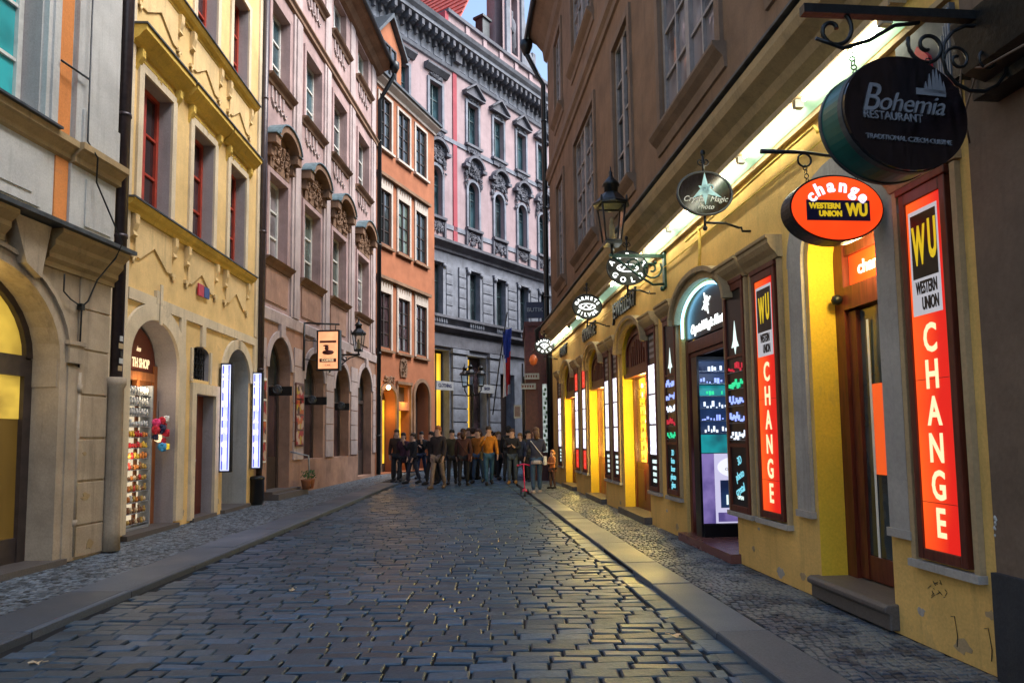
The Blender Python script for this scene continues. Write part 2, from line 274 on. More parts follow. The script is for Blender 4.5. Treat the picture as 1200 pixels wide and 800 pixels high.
class MB:
    def __init__(s, F=W0, off=(0, 0, 0)): s.F = F; s.k = F.s; s.off = off; s.v = []; s.f = []; s.m = []; s.sm = []
    def P(s, u, v, z): s.v.append((s.k * (u - s.off[0]), v - s.off[1], z - s.off[2])); return len(s.v) - 1
    def face(s, ids, m=0, sm=False): s.f.append(tuple(ids) if s.k > 0 else tuple(reversed(ids))); s.m.append(m); s.sm.append(sm)
    def poly(s, pts, m=0): s.face([s.P(*p) for p in pts], m)
    def box(s, u0, u1, v0, v1, z0, z1, m=0):
        if u0 > u1: u0, u1 = u1, u0
        if v0 > v1: v0, v1 = v1, v0
        if z0 > z1: z0, z1 = z1, z0
        i = [s.P(u, v, z) for z in (z0, z1) for (u, v) in ((u0, v0), (u1, v0), (u1, v1), (u0, v1))]
        for q in ((3, 2, 1, 0), (4, 5, 6, 7), (0, 1, 5, 4), (1, 2, 6, 5), (2, 3, 7, 6), (3, 0, 4, 7)): s.face([i[k] for k in q], m)
        return s
    def prism(s, pts, axis, a, b, m=0):
        """2-D outline pushed along an axis: 'u' -> pts are (v,z); 'v' -> (u,z); 'z' -> (u,v)"""
        def q(p, t): return {'u': (t, p[0], p[1]), 'v': (p[0], t, p[1]), 'z': (p[0], p[1], t)}[axis]
        A = [s.P(*q(p, a)) for p in pts]; B = [s.P(*q(p, b)) for p in pts]; n = len(pts)
        s.face(A, m); s.face(B[::-1], m)
        for i in range(n): s.face([A[i], B[i], B[(i + 1) % n], A[(i + 1) % n]], m)
        return s
    def tube(s, path, r, n=6, m=0, cap=True, closed=False):
        P = [Vector(p) for p in path]; rs = r if isinstance(r, (list, tuple)) else [r] * len(P); rings = []
        for i, p in enumerate(P):
            a = P[max(i - 1, 0)] if not closed else P[i - 1]; b = P[min(i + 1, len(P) - 1)] if not closed else P[(i + 1) % len(P)]
            d = (b - a).normalized() if (b - a).length > 1e-9 else Vector((0, 0, 1))
            x = d.cross(Vector((0.31, 0.17, 0.93)))
            x = (d.cross(Vector((1, 0, 0))) if x.length < 0.15 else x).normalized(); y = d.cross(x)
            rings.append([s.P(*(p + x * (rs[i] * math.cos(t)) + y * (rs[i] * math.sin(t)))) for t in (2 * math.pi * k / n for k in range(n))])
        for i in range(len(rings) - (0 if closed else 1)):
            A, B = rings[i], rings[(i + 1) % len(rings)]
            for k in range(n): s.face([A[k], A[(k + 1) % n], B[(k + 1) % n], B[k]], m, True)
        if cap and not closed: s.face(rings[0][::-1], m); s.face(rings[-1], m)
        return s
    def lathe(s, c, prof, n=12, m=0, sm=True, ang0=0):
        rings = [[s.P(c[0] + r * math.cos(ang0 + 2 * math.pi * k / n), c[1] + r * math.sin(ang0 + 2 * math.pi * k / n), c[2] + z) for k in range(n)] for r, z in prof]
        for A, B in zip(rings, rings[1:]):
            for k in range(n): s.face([A[k], A[(k + 1) % n], B[(k + 1) % n], B[k]], m, sm)
        s.face(rings[0][::-1], m); s.face(rings[-1], m); return s
    def blob(s, c, r, m=0, n=6):
        rx, ry, rz = r if isinstance(r, (tuple, list)) else (r, r, r)
        rings = []
        for j in range(1, 4):
            t = math.pi * j / 4
            rings.append([s.P(c[0] + rx * math.sin(t) * math.cos(2 * math.pi * k / n), c[1] + ry * math.sin(t) * math.sin(2 * math.pi * k / n), c[2] - rz * math.cos(t)) for k in range(n)])
        a = s.P(c[0], c[1], c[2] - rz); b = s.P(c[0], c[1], c[2] + rz)
        for k in range(n):
            s.face([a, rings[0][(k + 1) % n], rings[0][k]], m, True); s.face([b, rings[2][k], rings[2][(k + 1) % n]], m, True)
            for A, B in ((rings[0], rings[1]), (rings[1], rings[2])): s.face([A[k], A[(k + 1) % n], B[(k + 1) % n], B[k]], m, True)
        return s
    def wall(s, u0, u1, z0, z1, holes, v=0.0, m=0, mr=None):
        """facade skin with real openings. hole = dict(u0,u1,z0,z1,rise=0,d=.25,m=reveal material)"""
        us = sorted({u0, u1, *[h['u0'] for h in holes], *[h['u1'] for h in holes]}); zs = sorted({z0, z1, *[h['z0'] for h in holes], *[h['z1'] for h in holes]})
        us = [x for x in us if u0 <= x <= u1]; zs = [x for x in zs if z0 <= x <= z1]
        for a, b in zip(us, us[1:]):
            for c, d in zip(zs, zs[1:]):
                um, zm = (a + b) / 2, (c + d) / 2
                if any(h['u0'] < um < h['u1'] and h['z0'] < zm < h['z1'] for h in holes): continue
                s.poly([(a, v, c), (a, v, d), (b, v, d), (b, v, c)], m)
        for h in holes:
            a, b, c, d = h['u0'], h['u1'], h['z0'], h['z1']; dep = h.get('d', 0.25); k = h.get('m', m if mr is None else mr); r = h.get('rise', 0); w_ = v - dep
            zs_ = d - r
            s.poly([(a, v, c), (a, w_, c), (a, w_, zs_), (a, v, zs_)], k); s.poly([(b, v, c), (b, v, zs_), (b, w_, zs_), (b, w_, c)], k)
            if c > z0 + 1e-4: s.poly([(a, v, c), (b, v, c), (b, w_, c), (a, w_, c)], k)
            if r:
                n = 16; arc = [((a + b) / 2 - (b - a) / 2 * math.cos(math.pi * i / n), zs_ + r * math.sin(math.pi * i / n)) for i in range(n + 1)]
                for i in range(n):
                    p, q = arc[i], arc[i + 1]; cu = a if i < n / 2 else b
                    s.poly([(p[0], v, p[1]), (cu, v, d), (q[0], v, q[1])], m)
                    s.poly([(p[0], v, p[1]), (q[0], v, q[1]), (q[0], w_, q[1]), (p[0], w_, p[1])], k)
            else: s.poly([(a, v, d), (a, w_, d), (b, w_, d), (b, v, d)], k)
        return s
    def archband(s, uc, h, zs, rise, wd, v0, v1, m=0, leg=0.0, n=18, t0=0.0, t1=math.pi):
        """raised moulding that follows an arch; leg = how far it runs down below the springing"""
        pts = [(t0 + (t1 - t0) * i / n) for i in range(n + 1)]
        inn = [(uc - h * math.cos(t), zs + rise * math.sin(t)) for t in pts]; out = [(uc - (h + wd) * math.cos(t), zs + (rise + wd) * math.sin(t)) for t in pts]
        if leg: inn = [(uc - h, zs - leg)] + inn + [(uc + h, zs - leg)]; out = [(uc - h - wd, zs - leg)] + out + [(uc + h + wd, zs - leg)]
        for (a, b), (c, d) in zip(zip(inn, out), zip(inn[1:], out[1:])):
            s.poly([(a[0], v1, a[1]), (b[0], v1, b[1]), (d[0], v1, d[1]), (c[0], v1, c[1])], m)
            s.poly([(b[0], v0, b[1]), (d[0], v0, d[1]), (d[0], v1, d[1]), (b[0], v1, b[1])], m)
            s.poly([(a[0], v0, a[1]), (a[0], v1, a[1]), (c[0], v1, c[1]), (c[0], v0, c[1])], m)
        for a, b in ((inn[0], out[0]), (inn[-1], out[-1])): s.poly([(a[0], v0, a[1]), (a[0], v1, a[1]), (b[0], v1, b[1]), (b[0], v0, b[1])], m)
        return s
    def archfill(s, uc, h, z0, zs, rise, v, m=0, n=16, th=0.0):
        pts = [(uc - h, z0)] + [(uc - h * math.cos(math.pi * i / n), zs + rise * math.sin(math.pi * i / n)) for i in range(n + 1)] + [(uc + h, z0)]
        if zs == z0: pts = pts[1:-1]
        if th: s.prism(pts, 'v', v - th, v, m)
        else: s.poly([(p[0], v, p[1]) for p in pts], m)
        return s
    def ellipse(s, c, ru, rz, v0, v1, axis='v', n=32, m=0, rim=None):
        """oval slab; axis v = lies in the facade plane, axis u = stands across it"""
        pts = [(math.cos(2 * math.pi * i / n) * ru, math.sin(2 * math.pi * i / n) * rz) for i in range(n)]
        if axis == 'v': s.prism([(c[0] + a, c[1] + b) for a, b in pts], 'v', v0, v1, m)
        else: s.prism([(c[0] + a, c[1] + b) for a, b in pts], 'u', v0, v1, m)
        return s
    def cornice(s, u0, u1, prof, m=0):
        """profile [(v,z)...] run along u"""
        return s.prism(prof, 'u', u0, u1, m)
    def _split(s):
        """parts that stand clear of each other become objects of their own"""
        n = len(s.v); par = list(range(n))
        def find(i):
            while par[i] != i: par[i] = par[par[i]]; i = par[i]
            return i
        for f in s.f:
            a = find(f[0])
            for i in f[1:]:
                b_ = find(i)
                if b_ != a: par[b_] = a
        grp = {}
        for fi, f in enumerate(s.f): grp.setdefault(find(f[0]), []).append(fi)
        if len(grp) < 2 or len(grp) > 900: return None
        keys = list(grp); bb = []
        for k in keys:
            P = [s.v[i] for fi in grp[k] for i in s.f[fi]]; bb.append(([min(p[c] for p in P) for c in range(3)], [max(p[c] for p in P) for c in range(3)]))
        sz = [max(h[c] - l[c] for c in range(3)) for l, h in bb]; m = len(keys); pp = list(range(m))
        def f2(i):
            while pp[i] != i: pp[i] = pp[pp[i]]; i = pp[i]
            return i
        for i in range(m):
            for j in range(i + 1, m):
                g = math.sqrt(sum(max(0, bb[i][0][c] - bb[j][1][c], bb[j][0][c] - bb[i][1][c]) ** 2 for c in range(3)))
                if g <= max(.02, .5 * max(sz[i], sz[j])) * .98: pp[f2(i)] = f2(j)
        out = {}
        for i in range(m): out.setdefault(f2(i), []).extend(grp[keys[i]])
        return list(out.values()) if 1 < len(out) <= 40 else None
    def build(s, name, mats, parent=None, smooth=None):
        if parent is not None and name[-1] != 's':
            q = s._split()
            if q:
                r = None
                for fs in q:
                    fs.sort(); b_ = MB(); used = {}
                    for fi in fs:
                        ids = []
                        for i in s.f[fi]:
                            if i not in used: used[i] = len(b_.v); b_.v.append(s.v[i])
                            ids.append(used[i])
                        b_.f.append(tuple(ids)); b_.m.append(s.m[fi]); b_.sm.append(s.sm[fi])
                    o = b_._build(name, mats, parent, smooth); r = r or o
                return r
        return s._build(name, mats, parent, smooth)
    def _build(s, name, mats, parent=None, smooth=None):
        me = D.meshes.new(name); me.from_pydata(s.v, [], s.f); ms = mats if isinstance(mats, (list, tuple)) else [mats]
        for x in ms: me.materials.append(M[x] if isinstance(x, str) else x)
        me.polygons.foreach_set('material_index', s.m); me.polygons.foreach_set('use_smooth', s.sm if smooth is None else [smooth] * len(s.f))
        me.update(); o = D.objects.new(name, me); COL.objects.link(o)
        if parent: o.parent = parent
        return o
def bev(o, wd=0.008, seg=2):
    md = o.modifiers.new('b', 'BEVEL'); md.width = wd; md.segments = seg; md.limit_method = 'ANGLE'; return o
def copy_tree(o, parent=None):
    c = o.copy(); COL.objects.link(c); c.parent = parent
    for ch in list(KIDS.get(o.name, [])): copy_tree(ch, c)
    return c
_pane = None
def pane(parent, F, u0, u1, v, z0, z1, mat, off=(0, 0, 0), name='pane', th=0.012):
    """a pane of glass; alike panes share one unit mesh per material"""
    key = 'pane_' + mat
    me = D.meshes.get(key)
    if not me:
        b = MB(); b.box(-.5, .5, -.5, .5, -.5, .5); me = D.meshes.new(key); me.from_pydata(b.v, [], b.f); me.materials.append(M[mat])
    o = D.objects.new(name, me); COL.objects.link(o); o.parent = parent
    o.location = (F.s * ((u0 + u1) / 2 - off[0]), v - off[1], (z0 + z1) / 2 - off[2]); o.scale = (abs(u1 - u0), th, abs(z1 - z0)); o.rotation_euler = (RND.uniform(-.008, .008), 0, RND.uniform(-.012, .012))
    return o
def unit(parent, key, mat, F, u0, u1, v0, v1, z0, z1, off=(0, 0, 0), name=None, rot=None):
    """a plain block that shares one mesh with its likes (bricks, slabs, shelves, goods)"""
    name = name or key; key = 'unit_' + key; me = D.meshes.get(key)
    if not me:
        b = MB(); b.box(-.5, .5, -.5, .5, -.5, .5); me = D.meshes.new(key); me.from_pydata(b.v, [], b.f); me.materials.append(M[mat])
    o = D.objects.new(name or key, me); COL.objects.link(o); o.parent = parent
    o.location = (F.s * ((u0 + u1) / 2 - off[0]), (v0 + v1) / 2 - off[1], (z0 + z1) / 2 - off[2]); o.scale = (abs(u1 - u0), abs(v1 - v0), abs(z1 - z0))
    return o
def text(s, size, mat, parent, F, p, off=(0, 0, 0), face='wall', ex=0.004, shear=0.0, sx=1.0, align='CENTER', bold=0.0, name='lettering', spin=0.0, space=1.0):
    c = D.curves.new('t', 'FONT'); c.body = s; c.size = size; c.extrude = ex; c.shear = shear; c.align_x = align; c.align_y = 'CENTER'; c.offset = bold; c.resolution_u = 3
    c.space_character = space
    o = D.objects.new('t', c); COL.objects.link(o); dg = bpy.context.evaluated_depsgraph_get(); me = D.meshes.new_from_object(o.evaluated_get(dg))
    D.objects.remove(o); D.curves.remove(c); me.name = name; me.materials.clear(); me.materials.append(M[mat])
    if face == 'wall': B = Matrix(((-1, 0, 0), (0, 0, 1), (0, 1, 0)))
    elif F.s > 0: B = Matrix(((0, 0, -1), (-1, 0, 0), (0, 1, 0)))
    else: B = Matrix(((0, 0, 1), (1, 0, 0), (0, 1, 0)))
    S = Matrix.Diagonal((sx, 1, 1)); Rz = Matrix.Rotation(spin, 3, 'Z')
    me.transform((B @ Rz @ S).to_4x4()); ob = D.objects.new(name, me); COL.objects.link(ob); ob.parent = parent
    ob.location = (F.s * (p[0] - off[0]), p[1] - off[1], p[2] - off[2]); return ob
def arctext(s, size, mat, parent, F, c, ru, rz, a0, a1, off=(0, 0, 0), face='perp', flip=False, **kw):
    """letters set round an oval from angle a0 to a1 (degrees, 90 = top)"""
    n = len(s)
    for i, ch in enumerate(s):
        if ch == ' ': continue
        a = math.radians(a0 + (a1 - a0) * (i / (n - 1))); du, dz = math.cos(a) * ru, math.sin(a) * rz
        sp = math.atan2(math.cos(a) / ru, math.sin(a) / rz) * -1 if not flip else math.atan2(math.cos(a) / ru, -math.sin(a) / rz)
        # reading direction offsets
        if face == 'wall': p = (c[0] - F.s * F.s * du * (1 if F.s > 0 else -1), c[1], c[2] + dz)
        else: p = (c[0], c[1] - du if F.s > 0 else c[1] + du, c[2] + dz)
        text(ch, size, mat, parent, F, p, off, face, spin=sp * 0.85, name='letter', **kw)
def spiral(c, r0, r1, turns, a0=0.0, n=22, plane='vz', sgn=1):
    out = []
    for i in range(n + 1):
        t = i / n; r = r0 + (r1 - r0) * t; a = a0 + sgn * 2 * math.pi * turns * t
        x, z = r * math.cos(a), r * math.sin(a)
        out.append((c[0], c[1] + x, c[2] + z) if plane == 'vz' else (c[0] + x, c[1], c[2] + z))
    return out
def window(bld, F, u0, u1, z0, z1, d, frame, glass, nx=2, nz=3, rise=0.0, bar=0.05, fr=0.07, zsplit=None, v=0.0, label=None, mid=0.09, arch_n=12):
    """casement set back d from the wall: frame mesh (part) with every pane a sub-part"""
    b = MB(F); vf = v - d; e = 0.07
    zt = z1 - rise
    b.box(u0, u0 + fr, vf, vf + e, z0, zt); b.box(u1 - fr, u1, vf, vf + e, z0, zt); b.box(u0 + fr, u1 - fr, vf, vf + e, z0, z0 + fr)
    if rise: b.archband((u0 + u1) / 2, (u1 - u0) / 2 - fr, zt, rise - fr, fr, vf, vf + e); b.box(u0 + fr, u1 - fr, vf, vf + e, zt - bar / 2, zt + bar / 2)
    else: b.box(u0 + fr, u1 - fr, vf, vf + e, z1 - fr, z1)
    U = [u0 + fr + (u1 - u0 - 2 * fr) * i / nx for i in range(nx + 1)]
    Z = [z0 + fr + ((zt if rise else z1 - fr) - z0 - fr) * i / nz for i in range(nz + 1)]
    if zsplit: Z = [z0 + fr] + [z0 + (z1 - z0) * q for q in zsplit] + [zt if rise else z1 - fr]
    for i, u in enumerate(U[1:-1]):
        wd = mid if (i + 1) * 2 == nx else bar
        b.box(u - wd / 2, u + wd / 2, vf + 0.004, vf + e + (0.012 if wd == mid else -0.006), z0 + fr, Z[-1])
    for j, z in enumerate(Z[1:-1]): b.box(u0 + fr, u1 - fr, vf + 0.008, vf + e - 0.012, z - bar / 2, z + bar / 2)
    o = b.build('window', frame, bld)
    if RND.random() < .3: glass = {'g_green': 'curtain', 'g_blue': 'g_dark', 'curtain': 'g_dark', 'g_red': 'g_dark', 'g_dark': 'g_green'}.get(glass, glass)
    if label: o['label'] = label
    for i in range(nx):
        for j in range(len(Z) - 1): pane(o, F, U[i], U[i + 1], vf + 0.015 + 0.003 * ((i + j) % 2), Z[j], Z[j + 1], glass)
    if rise:
        q = MB(F); q.archfill((u0 + u1) / 2, (u1 - u0) / 2 - fr * .5, zt, zt, rise - fr * .5, vf + 0.016, th=0.01); q.build('pane', glass, o)
    return o
def ornament(b, u0, u1, z0, z1, v, n, seed, m=0, r=(0.03, 0.08), sw=5):
    R = random.Random(seed)
    for _ in range(n):
        q = R.uniform(*r); b.blob((R.uniform(u0, u1), v, R.uniform(z0, z1)), (q * R.uniform(.6, 1.5), q * .6, q * R.uniform(.6, 1.7)), m, 5)
    for _ in range(sw):
        q = R.uniform(r[1], r[1] * 2.0)
        b.tube(spiral((R.uniform(u0 + q, u1 - q), v + .02, R.uniform(z0 + q, z1 - q)), q, q * .2, 1.3, R.uniform(0, 6), 10, 'uz', R.choice((-1, 1))), r[0] * .7, 4, m)
def hull(bld, F, u0, u1, z1, dep=7.0, back=1.3, mat='brown', roof='darkzinc', ov=0.0):
    """the rest of a house behind its street front: side walls, back and a pitched roof"""
    b = MB(F); b.poly([(u0, -.001, 0), (u0, -dep, 0), (u0, -dep, z1), (u0, -.001, z1)]); b.poly([(u1, -.001, 0), (u1, -.001, z1), (u1, -dep, z1), (u1, -dep, 0)])
    b.poly([(u0, -dep, 0), (u1, -dep, 0), (u1, -dep, z1), (u0, -dep, z1)]); b.build('side_wall', mat, bld)
    r = MB(F); r.prism([(ov, z1 + .01), (ov, z1 + .12), (-dep / 2, z1 + 3.0), (-dep, z1 + .12), (-dep, z1 + .01)], 'u', u0, u1); r.build('roof', roof, bld)
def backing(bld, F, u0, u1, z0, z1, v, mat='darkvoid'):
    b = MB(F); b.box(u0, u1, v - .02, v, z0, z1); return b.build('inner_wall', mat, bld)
def area(F, p, sx, sy, energy, color, aim='down', parent=None, off=(0, 0, 0)):
    l = D.lights.new('unseen_light', 'AREA'); l.shape = 'RECTANGLE'; l.size = sx; l.size_y = sy; l.energy = energy; l.color = color
    o = D.objects.new('unseen_light', l); COL.objects.link(o)
    o.location = F.w(*p); o.rotation_euler = (0, 0, F.rz) if aim == 'down' else (math.pi / 2, 0, F.rz + math.pi)
    return o
def point(F, p, energy, color, r=0.05):
    l = D.lights.new('unseen_light', 'POINT'); l.energy = energy; l.color = color; l.shadow_soft_size = r
    o = D.objects.new('unseen_light', l); COL.objects.link(o); o.location = F.w(*p); return o
FR = Frame((2.85, 4.1), -4.8, 'R')
F1 = Frame((-5.37, 9.01), 4, 'L'); F2 = Frame((-5.68, 10.13), -1.5, 'L'); F3 = Frame((-5.93, 16.0), 3.5, 'L')
FO = Frame((-5.35, 26.9), 20, 'L'); FP = Frame((-4.16, 29.41), 36, 'L')
# ================================================================== THE SETTING: ground, road, pavements
def xr(y): return 1.62 - 0.088 * (y - 4.1) if y < 22.3 else 3.6
def xl(y): return -5.37 + 0.07 * (y - 9.0) if y < 9.2 else (-5.68 - 0.026 * (y - 10.1) if y < 16.0 else -5.93 + 0.061 * (y - 16))
b = MB(); b.poly([(-80, -60, -.14), (80, -60, -.14), (80, 120, -.14), (-80, 120, -.14)]); tag(b.build('ground', 'joint'), kind='structure')
b = MB(); b.poly([(-3.74, -8, -.068), (1.75 + .9, -8, -.068), (1.62, 4.1, -.068), (0.0, 22.4, -.068), (-3.74, 22.4, -.068)]); b.poly([(-6, 22.4, -.0615), (9, 22.4, -.0615), (9, 48, -.0615), (-6, 48, -.0615)])
road = tag(b.build('road', 'joint'), kind='structure')
def stone(b, x, y, w_, l_, z, h, inset=0.012, drop=0.012, rot=0.0, R=RND, tilt=0.004):
    """a worn paving stone: straight sides, rounded shoulder, slightly tilted top"""
    c, s = math.cos(rot), math.sin(rot); J = inset * .22; tx, ty = R.uniform(-tilt, tilt), R.uniform(-tilt, tilt)
    def ring(k, zz):
        o = []
        for sx, sy in ((-1, -1), (1, -1), (1, 1), (-1, 1)):
            dx = sx * (w_ / 2 - k); dy = sy * (l_ / 2 - k)
            o.append((dx, dy, zz + (sx * tx + sy * ty)))
        return o
    rr = [ring(0, z - h), ring(0, z - drop), ring(inset, z)]
    jit = [(R.uniform(-J, J), R.uniform(-J, J)) for _ in range(4)]
    ids = [[b.P(x + (p[0] + jit[k][0]) * c - (p[1] + jit[k][1]) * s, y + (p[0] + jit[k][0]) * s + (p[1] + jit[k][1]) * c, p[2]) for k, p in enumerate(r)] for r in rr]
    for A, B in zip(ids, ids[1:]):
        for k in range(4): b.face([A[k], A[(k + 1) % 4], B[(k + 1) % 4], B[k]], 0, False)
    b.face(ids[2])
cob = []; y = 2.6
while y < 33:
    pitch = RND.uniform(0.118, 0.150); x0 = -3.70 if y < 22.4 else -5.2; x1 = xr(y) - 0.27 if y < 22.3 else 3.4
    x = x0 + RND.uniform(0, .12)
    while x < x1:
        L_ = min(RND.uniform(0.19, 0.34), max(x1 - x, 0.09)); wv = 0.022 * math.sin(x * 1.3 + y * .4)
        cob.append((x + L_ / 2, y + wv + RND.uniform(-.004, .004), L_ - RND.uniform(.011, .024), pitch - RND.uniform(.009, .015), RND.uniform(-.007, .004), RND.uniform(-.02, .02)))
        x += L_
    y += pitch
vis = sorted([i for i, c in enumerate(cob) if c[1] > 3.75 and abs(c[0]) < .77 * c[1] + .2], key=lambda i: cob[i][1])[:300]
vset = set(vis); stuff = MB()
for i, c in enumerate(cob):
    if i not in vset: stone(stuff, c[0], c[1], c[2], c[3], -.045 + c[4], .04, .009, .008, c[5])
lib = []
for k in range(10):
    b = MB(); stone(b, 0, 0, .25, .112, 0, .045, .010, .008, 0, random.Random(k), .005); me = D.meshes.new('cobblestone'); me.from_pydata(b.v, [], b.f); me.materials.append(M['cobble']); lib.append(me)
for i in vis:
    c = cob[i]; o = D.objects.new('cobblestone', RND.choice(lib)); COL.objects.link(o); o.parent = road; o.location = (c[0], c[1], -.045 + c[4]); o.scale = (c[2] / .25, c[3] / .112, 1); o.rotation_euler = (RND.uniform(-.018, .012), RND.uniform(-.012, .012), c[5])
# the longer setts that run along the kerb
y = 3.0
while y < 22:
    l_ = RND.uniform(.2, .36); stone(stuff, xr(y) - .145, y + l_ / 2, .21, l_ - .02, -.047 + RND.uniform(-.006, .004), .04, .009, .008, math.radians(4.8) + RND.uniform(-.02, .02)); y += l_
y = 2.6
tag(stuff.build('cobblestones', 'cobble', road), kind='stuff')
# right pavement: granite kerb slabs, then a strip of small setts
pr = MB(FR); pr.box(-14, 18.3, 0, 1.275, -.13, -.014); pvr = tag(pr.build('pavement', 'joint'), kind='structure'); pvr.location = FR.o; pvr.rotation_euler = (0, 0, FR.rz)
u = -3.0
while u < 18.3:
    l_ = min(RND.uniform(1.1, 1.7), 18.4 - u); b = MB(FR); stone(b, u + l_ / 2, 1.08, l_ - .012, .392, .002 + RND.uniform(-.003, .003), .125, .008, .008); b.build('kerb_slab', 'kerb', pvr); u += l_
setts = []; u = -1.6
while u < 18.2:
    p = RND.uniform(.056, .068); v = .005
    while v < .87:
        q = min(RND.uniform(.055, .075), .878 - v + .01)
        if q > .03: setts.append((u + p / 2, v + q / 2, p - .009, q - .009))
        v += q
    u += p
near = sorted([i for i, s_ in enumerate(setts) if s_[0] > -.35 + .5 * s_[1] * 0], key=lambda i: setts[i][0])[:300]; ns = set(near)
sb = MB(FR)
for i, s_ in enumerate(setts):
    if i not in ns: stone(sb, *s_, .002 + RND.uniform(-.004, .003), .018, .005, .005, RND.uniform(-.06, .06), tilt=.002)
tag(sb.build('small_setts', 'sett_r', pvr), kind='stuff')
lib2 = []
for k in range(6):
    b = MB(); stone(b, 0, 0, .054, .054, 0, .018, .005, .005, 0, random.Random(k), .002); me = D.meshes.new('sett'); me.from_pydata(b.v, [], b.f); me.materials.append(M['sett_r']); lib2.append(me)
for i in near:
    s_ = setts[i]; o = D.objects.new('sett', RND.choice(lib2)); COL.objects.link(o); o.parent = pvr; o.location = (s_[0], s_[1], .002 + RND.uniform(-.004, .003)); o.scale = (s_[2] / .054, s_[3] / .054, 1); o.rotation_euler = (0, 0, RND.uniform(-.06, .06))
# left pavement: wide kerb slabs and pale mosaic
b = MB(); b.prism([(-3.725, -8), (-3.725, 22.4), (-3.95, 28.5), (-5.25, 28.5), (-6.1, 16), (-5.85, 9.3), (-6.6, -8)], 'z', -.13, -.014)
pvl = tag(b.build('pavement', 'joint'), kind='structure')
y = 2.2
while y < 22.3:
    l_ = min(RND.uniform(1.3, 2.3), 22.4 - y); b = MB(); stone(b, -3.76, y + l_ / 2, .075, l_ - .012, .002, .125, .01, .01); b.build('kerb_stone', 'kerb', pvl)
    b = MB(); stone(b, -4.065, y + l_ / 2, .52, l_ - .014, .0 + RND.uniform(-.003, .003), .1, .006, .006); b.build('paving_slab', 'kerb', pvl); y += l_
sb = MB(); y = 3.5
while y < 28.2:
    p = RND.uniform(.046, .060); x = -4.335; lim = xl(y) - .02
    while x > lim:
        q = RND.uniform(.042, .068); stone(sb, x - q / 2, y + p / 2 + RND.uniform(-.006, .006), q - .008, p - .008, RND.uniform(-.003, .002), .016, .005, .003, RND.uniform(-.25, .25), tilt=.0015); x -= q
    y += p
tag(sb.build('mosaic_setts', 'sett_l', pvl), kind='stuff')

# ================================================================== L1: grey and cream house, front left
def trimbox(bld, F, name, mat, *boxes):
    b = MB(F)
    for q in boxes: b.box(*q)
    return b.build(name, mat, bld)
bl = thing('townhouse', F1, (0, 0, 0), 'cream and grey townhouse front at the left edge with a gold lit arched doorway', 'building')
UC, HA = -2.05, 1.13
b = MB(F1); b.wall(-11, 0, 0, 4.0, [dict(u0=UC - HA, u1=UC + HA, z0=0.02, z1=3.42, rise=1.0, d=.40), dict(u0=-7.6, u1=-5.3, z0=0.02, z1=3.42, rise=1.0, d=.40)]); b.build('wall', 'cream', bl)
b = MB(F1); b.wall(-11, 0, 4.0, 14.5, [dict(u0=-3.0, u1=-1.36, z0=5.14, z1=7.9, d=.33), dict(u0=-6.6, u1=-4.96, z0=5.14, z1=7.9, d=.33), dict(u0=-3.0, u1=-1.36, z0=9.2, z1=11.6, d=.33)], mr=1); b.build('upper_wall', ['greywhite', 'greyreveal'], bl)
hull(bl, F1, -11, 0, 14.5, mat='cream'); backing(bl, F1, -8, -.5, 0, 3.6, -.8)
b = MB(F1); b.archband(UC, HA, 2.42, 1.0, .13, 0, .05, leg=2.4); b.archband(UC, HA + .13, 2.42, 1.13, .05, 0, .09, leg=0); b.build('arch_moulding', 'cream', bl)
trimbox(bl, F1, 'impost', 'cream', (-.83, -.58, 0, .1, 2.40, 2.62), (-.80, -.6, 0, .07, .02, 2.36), (-.86, -.56, 0, .12, 2.62, 2.67), (UC + HA - .01, UC + HA + .02, -.38, .02, 2.10, 2.42))
for z0, z1 in ((0.03, .40), (.42, .94), (.965, 1.475), (1.5, 2.02), (2.045, 2.585), (2.61, 3.10), (3.12, 3.55)):
    b = MB(F1); b.box(-.575, -.005, 0, .022, z0, z1); bev(b.build('stone_block', 'cream', bl), .006, 1)
b = MB(F1); b.cornice(-1.22, .02, [(0, 3.50), (.05, 3.50), (.05, 3.56), (.10, 3.60), (.10, 3.66), (.17, 3.74), (.17, 3.80), (.26, 3.88), (.26, 3.93), (0, 3.93)])
b.cornice(-10, -1.86, [(0, 3.50), (.05, 3.50), (.05, 3.56), (.10, 3.60), (.10, 3.66), (.17, 3.74), (.17, 3.80), (.26, 3.88), (.26, 3.93), (0, 3.93)]); b.build('cornice', 'sand', bl)
trimbox(bl, F1, 'cornice_cap', 'darkzinc', (-10, .06, 0, .33, 3.935, 3.985))
b = MB(F1); b.prism([(-1.82, 3.92), (-1.28, 3.92), (-1.40, 3.30), (-1.62, 3.42)], 'v', 0, .16); b.build('keystone', 'cream', bl)
b = MB(F1); b.cornice(-10, -.86, [(0, 4.88), (.05, 4.9), (.05, 4.95), (.11, 5.02), (.15, 5.04), (.15, 5.12), (0, 5.12)]); b.cornice(-.86, .02, [(0, 4.86), (.1, 4.88), (.1, 4.95), (.17, 5.02), (.21, 5.04), (.21, 5.12), (0, 5.12)]); b.build('string_course', 'sand', bl)
trimbox(bl, F1, 'sill', 'darkzinc', (-3.2, -1.2, 0, .2, 5.122, 5.15))
trimbox(bl, F1, 'apron_panel', 'greywhite', (-3.0, -1.3, 0, .03, 4.15, 4.8), (-2.85, -1.45, .03, .045, 4.28, 4.68))
trimbox(bl, F1, 'window_surround', 'greywhite', (-1.34, -1.14, 0, .07, 5.15, 8.2), (-1.28, -1.2, .07, .1, 5.15, 8.2), (-3.2, -3.02, 0, .07, 5.15, 8.2), (-3.2, -1.14, 0, .08, 7.92, 8.2))
trimbox(bl, F1, 'painted_strip', 'orange_strip', (-1.08, -.87, 0, .018, 4.02, 4.87), (-1.1, -.87, 0, .018, 5.125, 14.4))
